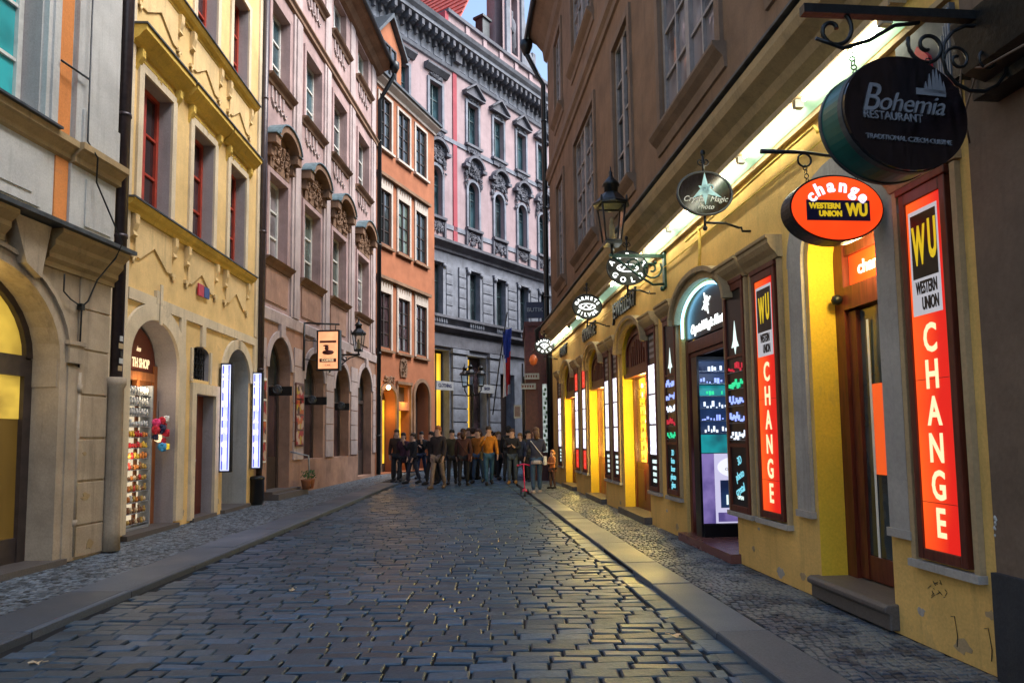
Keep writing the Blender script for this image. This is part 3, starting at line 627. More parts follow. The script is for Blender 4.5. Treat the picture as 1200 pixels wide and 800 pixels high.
trimbox(bl, F1, 'pilaster', 'greywhite', (-.86, -.02, 0, .045, 4.02, 4.86), (-.84, -.04, 0, .07, 5.125, 14.4), (-.60, -.10, .045, .062, 4.15, 4.75), (-.74, -.04, .07, .1, 5.125, 5.6))
window(bl, F1, -3.0, -1.36, 5.14, 7.9, .3, 'whiteframe', 'g_teal_reflection', 2, 4, bar=.04)
window(bl, F1, -6.6, -4.96, 5.14, 7.9, .3, 'whiteframe', 'g_teal_reflection', 2, 4, bar=.04)
window(bl, F1, -3.0, -1.36, 9.2, 11.6, .3, 'whiteframe', 'g_teal_reflection', 2, 4, bar=.04)
# doorway
b = MB(F1); v0 = -.38
b.box(UC - HA, UC - HA + .1, v0, v0 + .09, .03, 2.42); b.box(UC + HA - .12, UC + HA, v0, v0 + .09, .03, 2.42); b.box(UC - HA + .1, UC + HA - .12, v0, v0 + .1, 2.22, 2.46); b.archband(UC, HA - .1, 2.44, .9, .12, v0, v0 + .09); b.box(UC - .05, UC + .05, v0, v0 + .08, .03, 2.22); b.box(UC - HA + .1, UC + HA - .12, v0, v0 + .07, .03, .35)
dr = b.build('door', 'darkframe', bl); [pane(dr, F1, q0, q1, v0 + .03, z0_, z1_, mt_) for q0, q1 in ((UC - HA + .1, UC - .05), (UC + .05, UC + HA - .12)) for z0_, z1_, mt_ in ((.35, 1.72, 'doorglass'), (1.72, 2.22, 'golddim'))]
b = MB(F1); b.archfill(UC, HA - .1, 2.46, 2.46, .9, v0 + .03, th=.01); b.build('pane', 'golddim', dr)
trimbox(dr, F1, 'notice', 'white', (-1.62, -1.42, v0 + .045, v0 + .055, 1.45, 1.75))
point(F1, (UC, -.22, 3.1), 2.5, (1, .75, .3), .1)
trimbox(bl, F1, 'step', 'stepstone', (UC - HA - .15, UC + HA + .15, -.5, .12, 0.0, .07))
b = MB(F1); b.tube([(-.71, .13, 8.5), (-.70, .13, 5.2), (-.66, .24, 5.0), (-.50, .12, 4.75), (-.30, .36, 4.0), (-.34, .30, 3.8), (-.42, .12, 3.5), (-.55, .1, 3.2), (-.60, .06, 3.12), (-.6, .05, 2.3)], .011, 5); b.tube([(-1.16, .1, 6.0), (-.72, .13, 6.0)], .014, 5); b.tube([(-.97, .1, 3.45), (-.92, .06, 3.25), (-.80, .06, 3.18), (-.6, .06, 3.12)], .01, 5); b.box(-.63, -.57, .02, .08, 3.08, 3.16); b.build('cable', 'iron', bl)
b = MB(F1); b.tube([(-.6, .06, 2.3), (-.6, .06, .06)], .028, 8); b.tube([(-.6, .06, 2.15), (-.6, .06, 2.05)], .04, 8); b.tube([(-.6, .06, .5), (-.6, .06, .42)], .04, 8); b.build('conduit', 'cream', bl)
b = MB(F1); b.tube([(.1, .06, 15), (.1, .06, 2.25)], .078, 12)
for z in (5.9, 4.2, 8.1, 11.0): b.tube([(.1, .06, z), (.1, .06, z + .05)], .088, 12)
b.box(-.02, .06, .02, .06, 5.9, 5.93); b.build('downpipe', 'pipe', bl)
b = MB(F1); b.lathe((.1, .06, 0), [(.115, .02), (.105, .3), (.1, 2.15), (.13, 2.2), (.13, 2.28), (.09, 2.3)], 14); b.build('downpipe_base', 'cream', bl)
b = MB(F1)
for q in range(5): b.box(.02 + .02 * (q % 3), .1 + .015 * (q % 2), .135, .142, 2.38 + q * .1, 2.45 + q * .1, q % 3)
tag(b.build('stickers', ['rtrim', 'greywhite', 'iron'], bl), kind='stuff')

# ================================================================== L2: yellow house
by = thing('townhouse', F2, (0, 0, 0), 'yellow plastered townhouse with white window surrounds and dark red casements', 'building')
H2 = [dict(u0=-.10, u1=1.46, z0=.06, z1=3.36, rise=.66, d=.40, m=1), dict(u0=2.17, u1=3.02, z0=.06, z1=2.28, d=.22, m=1), dict(u0=2.05, u1=2.76, z0=2.55, z1=3.16, rise=.12, d=.16, m=1), dict(u0=3.50, u1=4.85, z0=.06, z1=3.34, rise=.66, d=.8, m=2)]
b = MB(F2); b.wall(-1.0, 5.35, 0, 3.75, H2); b.build('wall', ['yellow', 'greyreveal', 'greywhite'], by)
U2 = [(.06, 1.02), (1.84, 2.76), (3.55, 4.44)]
b = MB(F2); b.wall(-1.0, 5.35, 3.75, 14.6, [dict(u0=a, u1=c, z0=z0, z1=z1, d=.3, m=1) for a, c in U2 for z0, z1 in ((5.04, 7.14), (8.98, 11.0), (12.2, 13.7))]); b.build('upper_wall', ['yellow', 'greyreveal'], by)
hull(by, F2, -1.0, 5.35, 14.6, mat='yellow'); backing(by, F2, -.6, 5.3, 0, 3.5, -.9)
trimbox(by, F2, 'corner_strip', 'white_trim', (-1.0, -.22, 0, .04, .0, 14.5), (5.12, 5.3, 0, .04, 3.75, 14.5))
b = MB(F2); uc = .68; b.archband(uc, .78, 2.70, .66, .26, 0, .05, leg=2.6); b.archband(4.175, .675, 2.68, .66, .2, 0, .05, leg=0)
b.box(.62, .78, 0, .052, 3.62, 3.84); b.box(-.2, 5.3, 0, .045, 3.55, 3.72); b.box(.70, .78, .052, .07, 3.3, 3.95)
b.box(2.34, 2.50, 0, .05, 3.16, 3.55); b.box(4.10, 4.24, 0, .05, 3.34, 3.55)
for a, c in ((1.5, 1.68), (5.08, 5.3)): b.box(a, c, 0, .046, 2.9, 3.55)
b.build('lesene_band', 'white_trim', by)
trimbox(by, F2, 'door_surround', 'white_trim', (1.99, 2.165, 0, .05, .04, 2.48), (3.025, 3.2, 0, .05, .04, 2.48), (2.165, 3.025, 0, .05, 2.285, 2.48), (1.96, 2.04, 0, .03, 2.5, 3.1), (2.77, 2.85, 0, .03, 2.5, 3.1))
for a, c in U2:
    m_ = (a + c) / 2
    for k, (z0, z1) in enumerate(((5.04, 7.14), (8.98, 11.0))):
        trimbox(by, F2, 'window_surround', 'white_trim', (a - .14, a, 0, .04, z0, z1 + .13), (c, c + .14, 0, .04, z0, z1 + .13), (a, c, 0, .042, z1 + .002, z1 + .13))
        window(by, F2, a, c, z0, z1, .27, 'woodred', 'g_red', 2, 3, bar=.04, mid=.08)
        b = MB(F2); b.cornice(a - .42, c + .40, [(0, z0 - .19), (.04, z0 - .19), (.06, z0 - .13), (.12, z0 - .10), (.16, z0 - .045), (.16, z0 - .022), (0, z0 - .022)]); b.build('sill', 'yellow_trim', by)
        trimbox(by, F2, 'sill_cap', 'darkzinc', (a - .44, c + .42, 0, .185, z0 - .02, z0 + .004))
        b = MB(F2)  # apron: brackets and a flat gable motif
        for s_ in (a - .22, c + .10): b.prism([(0, z0 - .20), (.09, z0 - .20), (.09, z0 - .34), (.05, z0 - .46), (.07, z0 - .52), (0, z0 - .56)], 'u', s_, s_ + .11); b.box(s_ - .01, s_ + .12, 0, .05, z0 - .86, z0 - .8); b.tube([(s_ + .055, .03, z0 - .86), (s_ + .055, .03, z0 - .95)], [.03, .01], 6)
        b.prism([(a - .1, z0 - .21), (c + .1, z0 - .21), (c + .1, z0 - .82), (c - .05, z0 - .82), (m_, z0 - .55), (a + .05, z0 - .82), (a - .1, z0 - .82)], 'v', 0, .03)
        b.build('apron', 'apron_cream', by)
        if k == 0:
            b = MB(F2); b.cornice(a - .38, c + .36, [(0, 7.42), (.05, 7.42), (.07, 7.48), (.14, 7.52), (.2, 7.60), (.24, 7.62), (.24, 7.70), (0, 7.70)]); b.build('window_hood', 'yellow_trim', by)
            trimbox(by, F2, 'hood_cap', 'darkzinc', (a - .4, c + .38, 0, .265, 7.702, 7.73))
            b = MB(F2)
            for s_ in (a - .2, c + .1): b.prism([(0, 7.42), (.1, 7.42), (.1, 7.30), (.04, 7.2), (0, 7.1)], 'u', s_, s_ + .1)
            b.box(a, c, 0, .02, 7.31, 7.36); ornament(b, a - .12, c + .12, 7.22, 7.3, .02, 5, int(a * 10), r=(.015, .03), sw=2); b.build('hood_bracket', 'yellow_trim', by)
# souvenir shop in the first arch
b = MB(F2); v0 = -.40; b.box(-.1, .0, v0, v0 + .08, .07, 2.7); b.box(1.34, 1.46, v0, v0 + .08, .07, 2.7); b.box(0, 1.34, v0, v0 + .1, 2.42, 2.56); b.box(.80, .88, v0, v0 + .08, .07, 2.42); b.box(.88, 1.34, v0, v0 + .05, .07, 2.42); dr = b.build('door', 'woodlight', by)
b = MB(F2); b.archfill(.68, .72, 2.56, 2.70, .6, v0 + .06, th=.03); b.build('fascia', 'brownprint', dr)
text('TH SHOP', .21, 'litcream', dr, F2, (.93, v0 + .065, 2.70), bold=.005, sx=.62); text('ies', .12, 'litcream', dr, F2, (.85, v0 + .065, 2.93), shear=.3)
case = thing('souvenir_rack', F2, (.3, -.3, .1), 'tall lit rack of small colourful souvenirs inside the arched shop doorway', 'display rack'); o0 = (.3, -.3, .1)
b = MB(F2, o0); b.box(-.06, .98, -.36, -.345, .1, 2.3); b.build('back_panel', 'goldhot', case).active_material = M['whitelight'] if 0 else emit('warm_rack_light', (1, .85, .6), .55)
b = MB(F2, o0)
for u_ in (-.06, .98): b.box(u_, u_ + .04, -.345, -.16, .1, 2.34)
b.box(-.02, .98, -.345, -.16, .08, .12); b.build('rack_frame', 'silver', case)
for k in range(13):
    z = .16 + k * .168; unit(case, 'rack_shelf', 'silver', F2, -.02, .98, -.345, -.18, z - .008, z, o0, 'shelf')
cols = ['goods_red', 'goods_yellow', 'goods_orange', 'goods_cream', 'goods_green', 'goods_brown', 'goods_silver', 'redpanel', 'goods_gold', 'bluepanel']
for k in range(13):
    z = .16 + k * .168; b = MB(F2, o0)
    for j in range(12):
        u_ = .0 + j * .08; h_ = RND.uniform(.07, .12) if k < 10 else .13; c_ = RND.choice((0, 1, 2, 7)) if 6 <= k <= 8 else RND.choice((3, 5, 8, 5, 6, 2, 0))
        if k >= 9: c_ = 6
        if (j + k) % 2: b.blob((u_ + .03, -.21, z + h_ / 2), (.028, .03, h_ / 2), c_, 6)
        else: b.lathe((u_ + .03, -.21, z), [(.02, 0), (.03, h_ * .4), (.015, h_ * .7), (.022, h_)], 6, c_)
    tag(b.build('souvenirs', cols, case), kind='stuff')
toy = thing('hanging_toys', F2, (1.12, .0, 1.4), 'bunch of pink, red, white and blue plush balls hanging at the souvenir shop door', 'toys'); o0 = (1.05, .0, 1.4)
for k, (du, dz, r_, mt) in enumerate(((-.08, .38, .1, 'p'), (.05, .42, .09, 'r'), (.12, .46, .07, 'white'), (-.1, .25, .1, 'r'), (.04, .27, .11, 'navy'), (.12, .2, .09, 'r'), (.0, .1, .09, 'litcream'), (.1, .05, .08, 'r'), (-.02, -.06, .1, 'b'), (-.1, .12, .07, 'navy'), (.14, .33, .06, 'r'), (.16, -.05, .07, 'yprint'))):
    b = MB(F2, o0); b.blob((1.05 + du * .8, -.12 + .04 * (k % 3), 1.4 + dz * .9), r_ * .72, 0, 10); [b.blob((1.05 + du * .8 + r_ * .6 * math.cos(q), -.12 + .04 * (k % 3) + .02, 1.4 + dz * .9 + r_ * .6 * math.sin(q)), r_ * .3, 0, 6) for q in (0.6, 2.4, 4.2, 5.4)]
    mm = {'p': 'plush_pink', 'r': 'plush_red', 'b': 'plush_blue'}.get(mt, mt)
    if mm not in M: M[mm] = simple(mm, {'plush_pink': (.7, .05, .2), 'plush_red': (.5, .02, .04), 'plush_blue': (.05, .3, .6)}[mm], .9)
    b.build('plush_ball', mm, toy)
b = MB(F2, o0); b.tube([(1.05, -.12, 1.75), (1.05, -.12, 2.1)], .006, 4); b.build('string', 'iron', toy)
point(F2, (.75, -.1, 2.35), 2.6, (1, .8, .5)); point(F2, (.3, -.08, 1.2), 1.6, (1, .8, .5))
b = MB(F2); b.box(2.17, 3.02, -.24, -.20, .07, 2.28); b.box(2.25, 2.58, -.20, -.18, .2, 2.1); b.box(2.62, 2.95, -.20, -.18, .2, 2.1); dr = b.build('door', 'wood', by); trimbox(dr, F2, 'handle', 'silver', (2.57, 2.63, -.18, -.14, 1.05, 1.1))
b = MB(F2)
for i in range(7): b.tube([(2.09 + i * .105, -.08, 2.55), (2.09 + i * .105, -.08, 3.14)], .012, 5)
for j in range(5):
    for i in range(6): b.tube([(2.09 + .105 * i, -.08, 2.6 + .11 * j), (2.14 + .105 * i, -.05, 2.65 + .11 * j), (2.09 + .105 * (i + 1), -.08, 2.6 + .11 * j)], .008, 4)
b.build('window_grille', 'iron', by)
b = MB(F2); b.box(3.5, 4.85, -.8, -.74, .07, 3.3); b.build('door', 'darkframe', by)
trimbox(by, F2, 'step', 'stepstone', (-.15, 1.5, -.38, .10, 0, .075), (2.1, 3.1, -.2, .08, 0, .07), (3.45, 4.9, -.72, .09, 0, .07))
sg = thing('street_name_plate', F2, (2.35, .03, 4.1), 'pair of small red and blue house number plates on the yellow wall', 'plate')
b = MB(F2, (2.35, .03, 4.1)); b.box(2.12, 2.36, .03, .05, 4.08, 4.3); b.build('red_plate', 'redpanel', sg); b = MB(F2, (2.35, .03, 4.1)); b.box(2.38, 2.6, .03, .05, 4.09, 4.29); b.build('blue_plate', 'bluepanel', sg)
b = MB(F2); b.tube([(5.33, .1, 15), (5.33, .1, .05)], .07, 10)
for z in (3.0, 6.2, 9.4, 1.2): b.tube([(5.33, .1, z), (5.33, .1, z + .05)], .08, 10)
b.build('downpipe', 'pipe', by)
def neon(u_, z0, z1, label, w_=.17):
    o0 = (u_, .05, z0); t = thing('light_box_sign', F2, o0, label, 'sign', 'vertical blue change signs')
    b = MB(F2, o0); b.box(u_, u_ + .1, .04, .04 + w_ + .06, z0, z1); b.build('casing', 'iron', t)
    b = MB(F2, o0); b.box(u_ - .008, u_, .07, .04 + w_ + .03, z0 + .03, z1 - .03); b.build('light_panel', 'bluelight', t)
    b = MB(F2, o0); b.box(u_ - .012, u_ - .008, .09, .11, z0 + .05, z1 - .05); b.box(u_ - .012, u_ - .008, w_ + .03, w_ + .05, z0 + .05, z1 - .05); b.build('blue_edge', 'bluedeep', t)
    n = 'XCHANGE'
    for i, ch in enumerate(n): text(ch, .16, 'litpink', t, F2, (u_ - .014, .055 + w_ / 2, z1 - .28 - i * (z1 - z0 - .55) / 6), o0, 'perp', bold=.006, name='letter')
neon(3.22, .82, 2.95, 'lit blue vertical exchange sign left of the pale arched doorway')
neon(4.98, .80, 2.94, 'lit blue vertical exchange sign next to the drainpipe and food pictures')

# ================================================================== L3: dusky pink baroque house
bp_ = thing('townhouse', F3, (0, 0, 0), 'dusky pink baroque townhouse with carved pediments, arched doors and a dark eave', 'building')
AR = [(1.15, .70, .1, 4.0), (3.65, .78, .88, 3.9), (6.22, .76, .86, 3.82), (8.95, .86, .1, 4.02)]
b = MB(F3); b.wall(-.55, 10.45, 0, 4.4, [dict(u0=c - h, u1=c + h, z0=z0, z1=z1, rise=.8, d=.38) for c, h, z0, z1 in AR]); b.build('wall', 'pink_low', bp_)
W3 = [(.28, 1.42), (2.62, 3.92), (5.06, 6.42), (7.8, 9.22)]
hs = [dict(u0=a, u1=c, z0=z0, z1=z1, d=.32) for a, c in W3 for z0, z1 in ((5.86, 7.98), (10.44, 12.46), (14.5, 15.9))]
b = MB(F3); b.wall(-.55, 10.45, 4.4, 16.4, hs); b.build('upper_wall', 'pink', bp_)
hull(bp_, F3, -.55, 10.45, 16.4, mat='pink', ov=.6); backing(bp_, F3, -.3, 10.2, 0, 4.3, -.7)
b = MB(F3); b.cornice(-.55, 10.45, [(0, 4.32), (.05, 4.34), (.07, 4.60), (.03, 4.64), (0, 4.64)]); b.build('string_course', 'pink_trim', bp_)
b = MB(F3); b.cornice(-.55, 10.45, [(0, 12.95), (.08, 13.0), (.08, 13.1), (.14, 13.16), (.14, 13.2), (0, 13.2)]); b.build('string_course', 'brownstone', bp_)
b = MB(F3); b.cornice(-.55, 10.5, [(0, 15.95), (.15, 16.0), (.3, 16.15), (.5, 16.22), (.62, 16.3), (.62, 16.4), (0, 16.4)]); b.build('eave', 'brownstone', bp_)
b = MB(F3); b.tube([(-.55, .66, 16.38), (10.6, .66, 16.34)], .09, 8); b.build('gutter', 'iron', bp_)
b = MB(F3)
for c in (2.02, 4.5, 7.1, 9.86):
    b.box(c - .3, c + .3, 0, .05, 4.64, 12.95); b.box(c - .17, c + .17, .05, .09, 4.64, 12.9); b.box(c - .26, c + .26, 0, .05, 13.2, 15.95)
b.box(-.5, -.12, 0, .06, 4.64, 15.9); b.build('lesene', 'pink_trim', bp_)
# rusticated quoin blocks beside the arches
for c, h, z0, z1 in AR:
    b = MB(F3); b.archband(c, h, z1 - .8, .8, .17, 0, .04); b.box(c - .14, c + .14, .0, .09, z1 + .0, 4.33); b.build('arch_moulding', 'pink_trim', bp_)
for g0, g1 in ((-.42, .26), (2.06, 2.74), (4.62, 5.3), (7.16, 7.92), (9.98, 10.4)):
    z = .9
    while z < 3.9:
        b = MB(F3); b.box(g0, g1, 0, .035, z, z + .475); o = b.build('stone_block', 'pink_trim', bp_); z += .5
for i, (c, h, z0, z1) in enumerate(AR):
    b = MB(F3); v0 = -.37; sp = z1 - .8
    b.box(c - h, c - h + .1, v0, v0 + .08, z0, sp); b.box(c + h - .1, c + h, v0, v0 + .08, z0, sp); b.box(c - h + .1, c + h - .1, v0, v0 + .09, sp - .5, sp - .38); b.archband(c, h - .08, sp - .01, .72, .1, v0, v0 + .08); b.box(c - .04, c + .04, v0, v0 + .08, z0, sp - .5)
    if i in (0, 3): b.box(c - h + .1, c + h - .1, v0, v0 + .05, z0, 1.0)
    d_ = b.build('door' if i in (0, 3) else 'window', 'darkframe', bp_)
    pane(d_, F3, c - h + .1, c - .04, v0 + .03, z0 if i in (1, 2) else 1.0, sp - .5, 'g_red'); pane(d_, F3, c + .04, c + h - .1, v0 + .03, z0 if i in (1, 2) else 1.0, sp - .5, 'g_red')
    b = MB(F3); b.archfill(c, h - .08, sp - .38, sp, .72, v0 + .03, th=.01); b.build('pane', 'g_dark', d_)
for a, c in W3:
    m_ = (a + c) / 2; hw = (c - a) / 2
    window(bp_, F3, a, c, 5.86, 7.98, .28, 'whiteframe', 'g_green', 2, 3, bar=.05, zsplit=(.34, .66)); window(bp_, F3, a, c, 10.44, 12.46, .28, 'whiteframe', 'g_blue', 2, 3, zsplit=(.34, .66)); window(bp_, F3, a, c, 14.5, 15.9, .28, 'whiteframe', 'g_dark', 2, 2)
    trimbox(bp_, F3, 'window_surround', 'pink', *[q for z0, z1 in ((5.86, 7.98), (10.44, 12.46)) for q in ((a - .13, a, 0, .05, z0, z1 + .13), (c, c + .13, 0, .05, z0, z1 + .13), (a, c, 0, .052, z1 + .002, z1 + .13))])
    for z0 in (5.86, 10.44, 14.5):
        b = MB(F3); b.cornice(a - .26, c + .26, [(0, z0 - .2), (.05, z0 - .2), (.08, z0 - .12), (.16, z0 - .07), (.2, z0 - .02), (0, z0 - .02)]); b.build('sill', 'brownstone', bp_)
    b = MB(F3); b.box(a - .1, c + .1, 0, .035, 4.8, 5.6); b.build('apron_panel', 'pink_low', bp_)
    b = MB(F3)      # scalloped aprons
    for z0 in (10.2, 14.28):
        for k in range(4): b.archband(a + .1 + (c - a - .2) * (k + .5) / 4, .09, z0 - .32, -.14, .05, 0, .05); b.box(a + .05 + (c - a - .2) * k / 4, a + .11 + (c - a - .2) * k / 4, 0, .045, z0 - .3, z0)
    b.build('scalloped_apron', 'pink_trim', bp_)
    # carved tympanum under a curved, split hood with a blue zinc cap
    b = MB(F3); b.box(a - .02, c + .02, 0, .06, 8.12, 8.75); b.archfill(m_, hw - .05, 8.75, 8.75, .36, .06, th=.06)
    ornament(b, a + .02, c - .02, 8.2, 8.95, .09, 46, int(a * 7) + 3, r=(.03, .075), sw=9); b.build('carved_relief', 'brownstone', bp_)
    b = MB(F3); b.archband(m_, hw + .02, 8.72, .42, .16, 0, .34, n=14, t0=.25, t1=math.pi - .25); b.box(a - .26, a + .02, 0, .30, 8.62, 8.84); b.box(c - .02, c + .26, 0, .30, 8.62, 8.84); b.box(a - .2, a - .02, 0, .16, 8.35, 8.62); b.box(c + .02, c + .2, 0, .16, 8.35, 8.62); b.build('window_hood', 'brownstone', bp_)
    b = MB(F3); b.archband(m_, hw + .18, 8.72, .585, .025, 0, .38, n=14, t0=.25, t1=math.pi - .25); b.box(a - .29, a + .0, 0, .34, 8.845, 8.87); b.box(c, c + .29, 0, .34, 8.845, 8.87); b.build('hood_cap', 'zinc', bp_)
trimbox(bp_, F3, 'step', 'stepstone', (.35, 2.3, .0, .35, 0, .14), (.35, 2.2, -.36, .2, .14, .2))
b = MB(F3); b.tube([(1.88, .02, 1.12), (2.1, .42, 1.0), (2.15, .45, .2)], .022, 6); b.build('handrail', 'silver', bp_)
b = MB(F3); b.tube([(10.42, .72, 16.3), (10.42, .7, 15.9), (10.40, .3, 15.2), (10.44, .12, 14.9), (10.44, .12, .05)], .085, 10)
for z in (13.2, 9.0, 4.7, 1.5): b.tube([(10.44, .12, z), (10.44, .12, z + .06)], .1, 10)
b.lathe((10.42, .72, 16.0), [(.09, 0), (.2, .25), (.2, .45), (.1, .5)], 10); b.build('downpipe', 'iron', bp_)
def posters(u0, u1, z0, z1, n, label, frame):
    o0 = (u0, .04, z0); t = thing('menu_board', F3, o0, label, 'menu board', 'boards of food pictures beside the pink house door')
    b = MB(F3, o0); b.box(u0, u1, .04, .07, z0, z1); b.build('board', frame, t); h_ = (z1 - z0 - .06) / n
    for k in range(n): b = MB(F3, o0); b.box(u0 + .03, u1 - .03, .07, .078, z0 + .05 + k * h_, z0 + k * h_ + h_); b.build('food_picture', 'poster', t)
posters(-.36, .24, .9, 2.9, 4, 'pale framed strip of food photographs left of the first pink arch', 'white')
posters(2.1, 2.66, 1.25, 2.95, 4, 'dark wooden framed strip of food photographs right of the first pink arch', 'wood')
for k, (u_, z_, du) in enumerate(((.35, 2.62, .55), (2.75, 2.5, .6), (5.35, 2.45, .45))):
    lab = ['black carved sign hanging in the first pink arch', 'black carved sign hanging at the middle pink arch', 'black carved sign hanging at the third pink arch beneath the lantern'][k]
    o0 = (u_, .1, z_); t = thing('hanging_sign', F3, o0, lab, 'sign', 'small black signs by the pink arches'); b = MB(F3, o0)
    b.box(u_ + .2, u_ + .24, -.02, .0 + du, z_ - .12, z_ + .1); b.build('sign_board', 'iron', t)
    b = MB(F3, o0); b.blob((u_ + .18, .2, z_ + .02), (.03, .15, .13)); b.tube(spiral((u_ + .16, .2, z_ + .02), .12, .03, 1.5), .014, 5); b.build('emblem', 'darkzinc', t)
for k in range(2):
    u_ = 2.0 + .28 * k; o0 = (u_, .3 + .1, .14); t = thing('potted_plant', F3, o0, ['green plant in a terracotta pot on the step, nearer the door', 'green plant in a terracotta pot at the end of the step'][k], 'potted plant', 'pots on the pink house step')
    b = MB(F3, o0); b.lathe(o0, [(.09, 0), (.13, .22), (.14, .25), (.12, .25)], 12); b.build('pot', 'terracotta', t); b = MB(F3, o0)
    for _ in range(60):
        a_ = RND.uniform(0, 6.3); r_ = RND.uniform(.03, .16); z_ = RND.uniform(.26, .46); c_ = (o0[0] + r_ * math.cos(a_), o0[1] + r_ * math.sin(a_), o0[2] + z_)
        e_ = .035; b.poly([c_, (c_[0] + e_, c_[1], c_[2] + .02), (c_[0] + e_ * .8, c_[1] + e_, c_[2] + .035), (c_[0], c_[1] + e_, c_[2] + .01)])
    b.build('foliage', 'plantgreen', t)
t = thing('rubbish_bag', F3, (-.65, .25, .0), 'black bin standing by the wall between the yellow and pink houses', 'bin'); b = MB(F3, (-.65, .25, 0)); b.lathe((-.65, .25, 0), [(.13, 0), (.17, .1), (.16, .55), (.18, .56), (.17, .62), (.1, .64)], 10); b.build('bin_body', 'black', t)
# hanging orange light box of the cafe
o0 = (3.0, 0, 3.3); t = thing('light_box_sign', F3, o0, 'orange lit hanging light box with a seated figure on an iron frame', 'sign')
b = MB(F3, o0); b.tube([(2.6, .08, 4.62), (2.6, .08, 3.3)], .03, 6)
b.tube([(2.6, .06, 4.62), (2.95, .95, 4.62)], .025, 6); b.tube([(2.62, .1, 4.15), (2.9, .34, 4.15)], .015, 5); b.tube([(2.62, .1, 3.62), (2.9, .34, 3.62)], .015, 5); b.tube([(2.9, .86, 4.6), (2.9, .86, 4.45)], .012, 5); b.build('bracket', 'iron', t)
b = MB(F3, o0); b.box(2.88, 3.06, .33, .98, 3.33, 4.46); b.build('casing', 'iron', t); b = MB(F3, o0); b.box(2.872, 2.88, .38, .93, 3.38, 4.41); b.build('light_panel', 'orangesign', t)
b = MB(F3, o0); b.box(2.864, 2.871, .42, .89, 4.1, 4.16); b.box(2.864, 2.871, .42, .89, 3.56, 3.66); b.blob((2.868, .62, 3.95), (.004, .07, .07)); b.blob((2.868, .66, 3.83), (.004, .2, .07)); b.blob((2.868, .6, 4.02), (.004, .1, .025)); b.build('figure_print', 'brownprint', t)
text('COFFEE', .1, 'litcream', t, F3, (2.86, .655, 3.61), o0, 'perp'); text('CAFÉ', .07, 'brownprint', t, F3, (2.86, .655, 3.47), o0, 'perp')
# ================================================================== O: orange house
bo = thing('townhouse', FO, (0, 0, 0), 'narrow orange townhouse with white framed windows in three rows and a gabled dormer', 'building')
WO = [(.10, 1.06), (1.66, 2.66), (3.24, 4.26)]
G = [dict(u0=.3, u1=1.45, z0=.05, z1=3.5, rise=.5, d=.5), dict(u0=1.62, u1=2.66, z0=.05, z1=2.6, d=.45), dict(u0=1.7, u1=2.55, z0=2.95, z1=3.6, d=.2), dict(u0=3.1, u1=4.45, z0=.05, z1=3.9, rise=.65, d=.6)]
b = MB(FO); b.wall(-.35, 5.12, 0, 16, G + [dict(u0=a, u1=c, z0=z0, z1=z1, d=.14) for a, c in WO for z0, z1 in ((5.1, 7.34), (9.36, 11.6), (13.42, 15.55))]); b.build('wall', 'orange', bo)
b = MB(FO); b.poly([(5.12, -.001, 0), (5.12, -.001, 16), (5.12, -6, 16), (5.12, -6, 0)]); b.poly([(-.35, -.001, 0), (-.35, -6, 0), (-.35, -6, 16), (-.35, -.001, 16)]); b.build('side_wall', 'orange', bo)
b = MB(FO); b.prism([(.2, 16.2), (.2, 16.3), (-3.5, 19.0), (-6, 16.3), (-6, 16.2)], 'u', -.35, 5.2); b.build('roof', 'darkzinc', bo)
b = MB(FO); b.cornice(-.35, 5.2, [(0, 15.85), (.08, 15.85), (.1, 15.95), (.25, 16.05), (.32, 16.1), (.32, 16.2), (0, 16.2)]); b.build('eave', 'orange_trim', bo); trimbox(bo, FO, 'gutter', 'darkzinc', (-.35, 5.25, .0, .42, 16.2, 16.3))
for a, c in WO:
    for k, (z0, z1) in enumerate(((5.1, 7.34), (9.36, 11.6), (13.42, 15.55))):
        t_ = .1; window(bo, FO, a, c, z0, z1, .11, 'darkframe', 'g_dark' if k else 'g_red', 2, 4, bar=.035, fr=.06, mid=.07)
        bx = [(a - .12, a, 0, .05, z0 - .1, z1 + .12), (c, c + .12, 0, .05, z0 - .1, z1 + .12), (a, c, 0, .052, z1 + .002, z1 + .12)]
        if k < 2: bx += [(a - .12, c + .12, .0, .048, z1 + .121, z1 + .5)]
        trimbox(bo, FO, 'window_surround', 'orange_trim', *bx); trimbox(bo, FO, 'sill', 'brownstone' if k < 2 else 'orange_trim', (a - .18, c + .18, 0, .14, z0 - .2, z0 - .102))
        if k < 2:
            b = MB(FO)
            for q in range(5): b.prism([(a + .08 + q * .2, z1 + .42), (a + .16 + q * .2, z1 + .42), (a + .12 + q * .2, z1 + .22)], 'v', .048, .06)
            b.build('notched_frieze', 'brownstone', bo)
trimbox(bo, FO, 'window_hood', 'brownstone', (-.1, 4.5, .0, .18, 7.85, 7.98), (-.1, 4.5, 0, .18, 12.11, 12.24))
b = MB(FO); b.prism([(.15, 16.2), (2.15, 16.2), (2.15, 18.2), (1.15, 19.3), (.15, 18.2)], 'v', -2.5, -.12); b.build('dormer', 'orange', bo)
window(bo, FO, .6, 1.6, 16.55, 18.1, -.02, 'darkframe', 'g_dark', 2, 2, v=-.12)
b = MB(FO); b.prism([(-.1, 18.0), (1.15, 19.4), (2.4, 18.0), (2.4, 18.15), (1.15, 19.6), (-.1, 18.15)], 'v', -2.6, .1); b.build('dormer_roof', 'darkzinc', bo)
b = MB(FO); b.lathe((2.0, 0, 0), [(.01, 0)] * 2, 4); b = MB(FO); b.prism([(1.85, 4.0), (2.35, 4.0), (2.42, 4.35), (2.35, 4.7), (2.1, 4.85), (1.85, 4.7), (1.78, 4.35)], 'v', 0, .06); ornament(b, 1.9, 2.3, 4.1, 4.7, .08, 16, 4, r=(.03, .07), sw=4); b.build('relief_emblem', 'brownstone', bo)
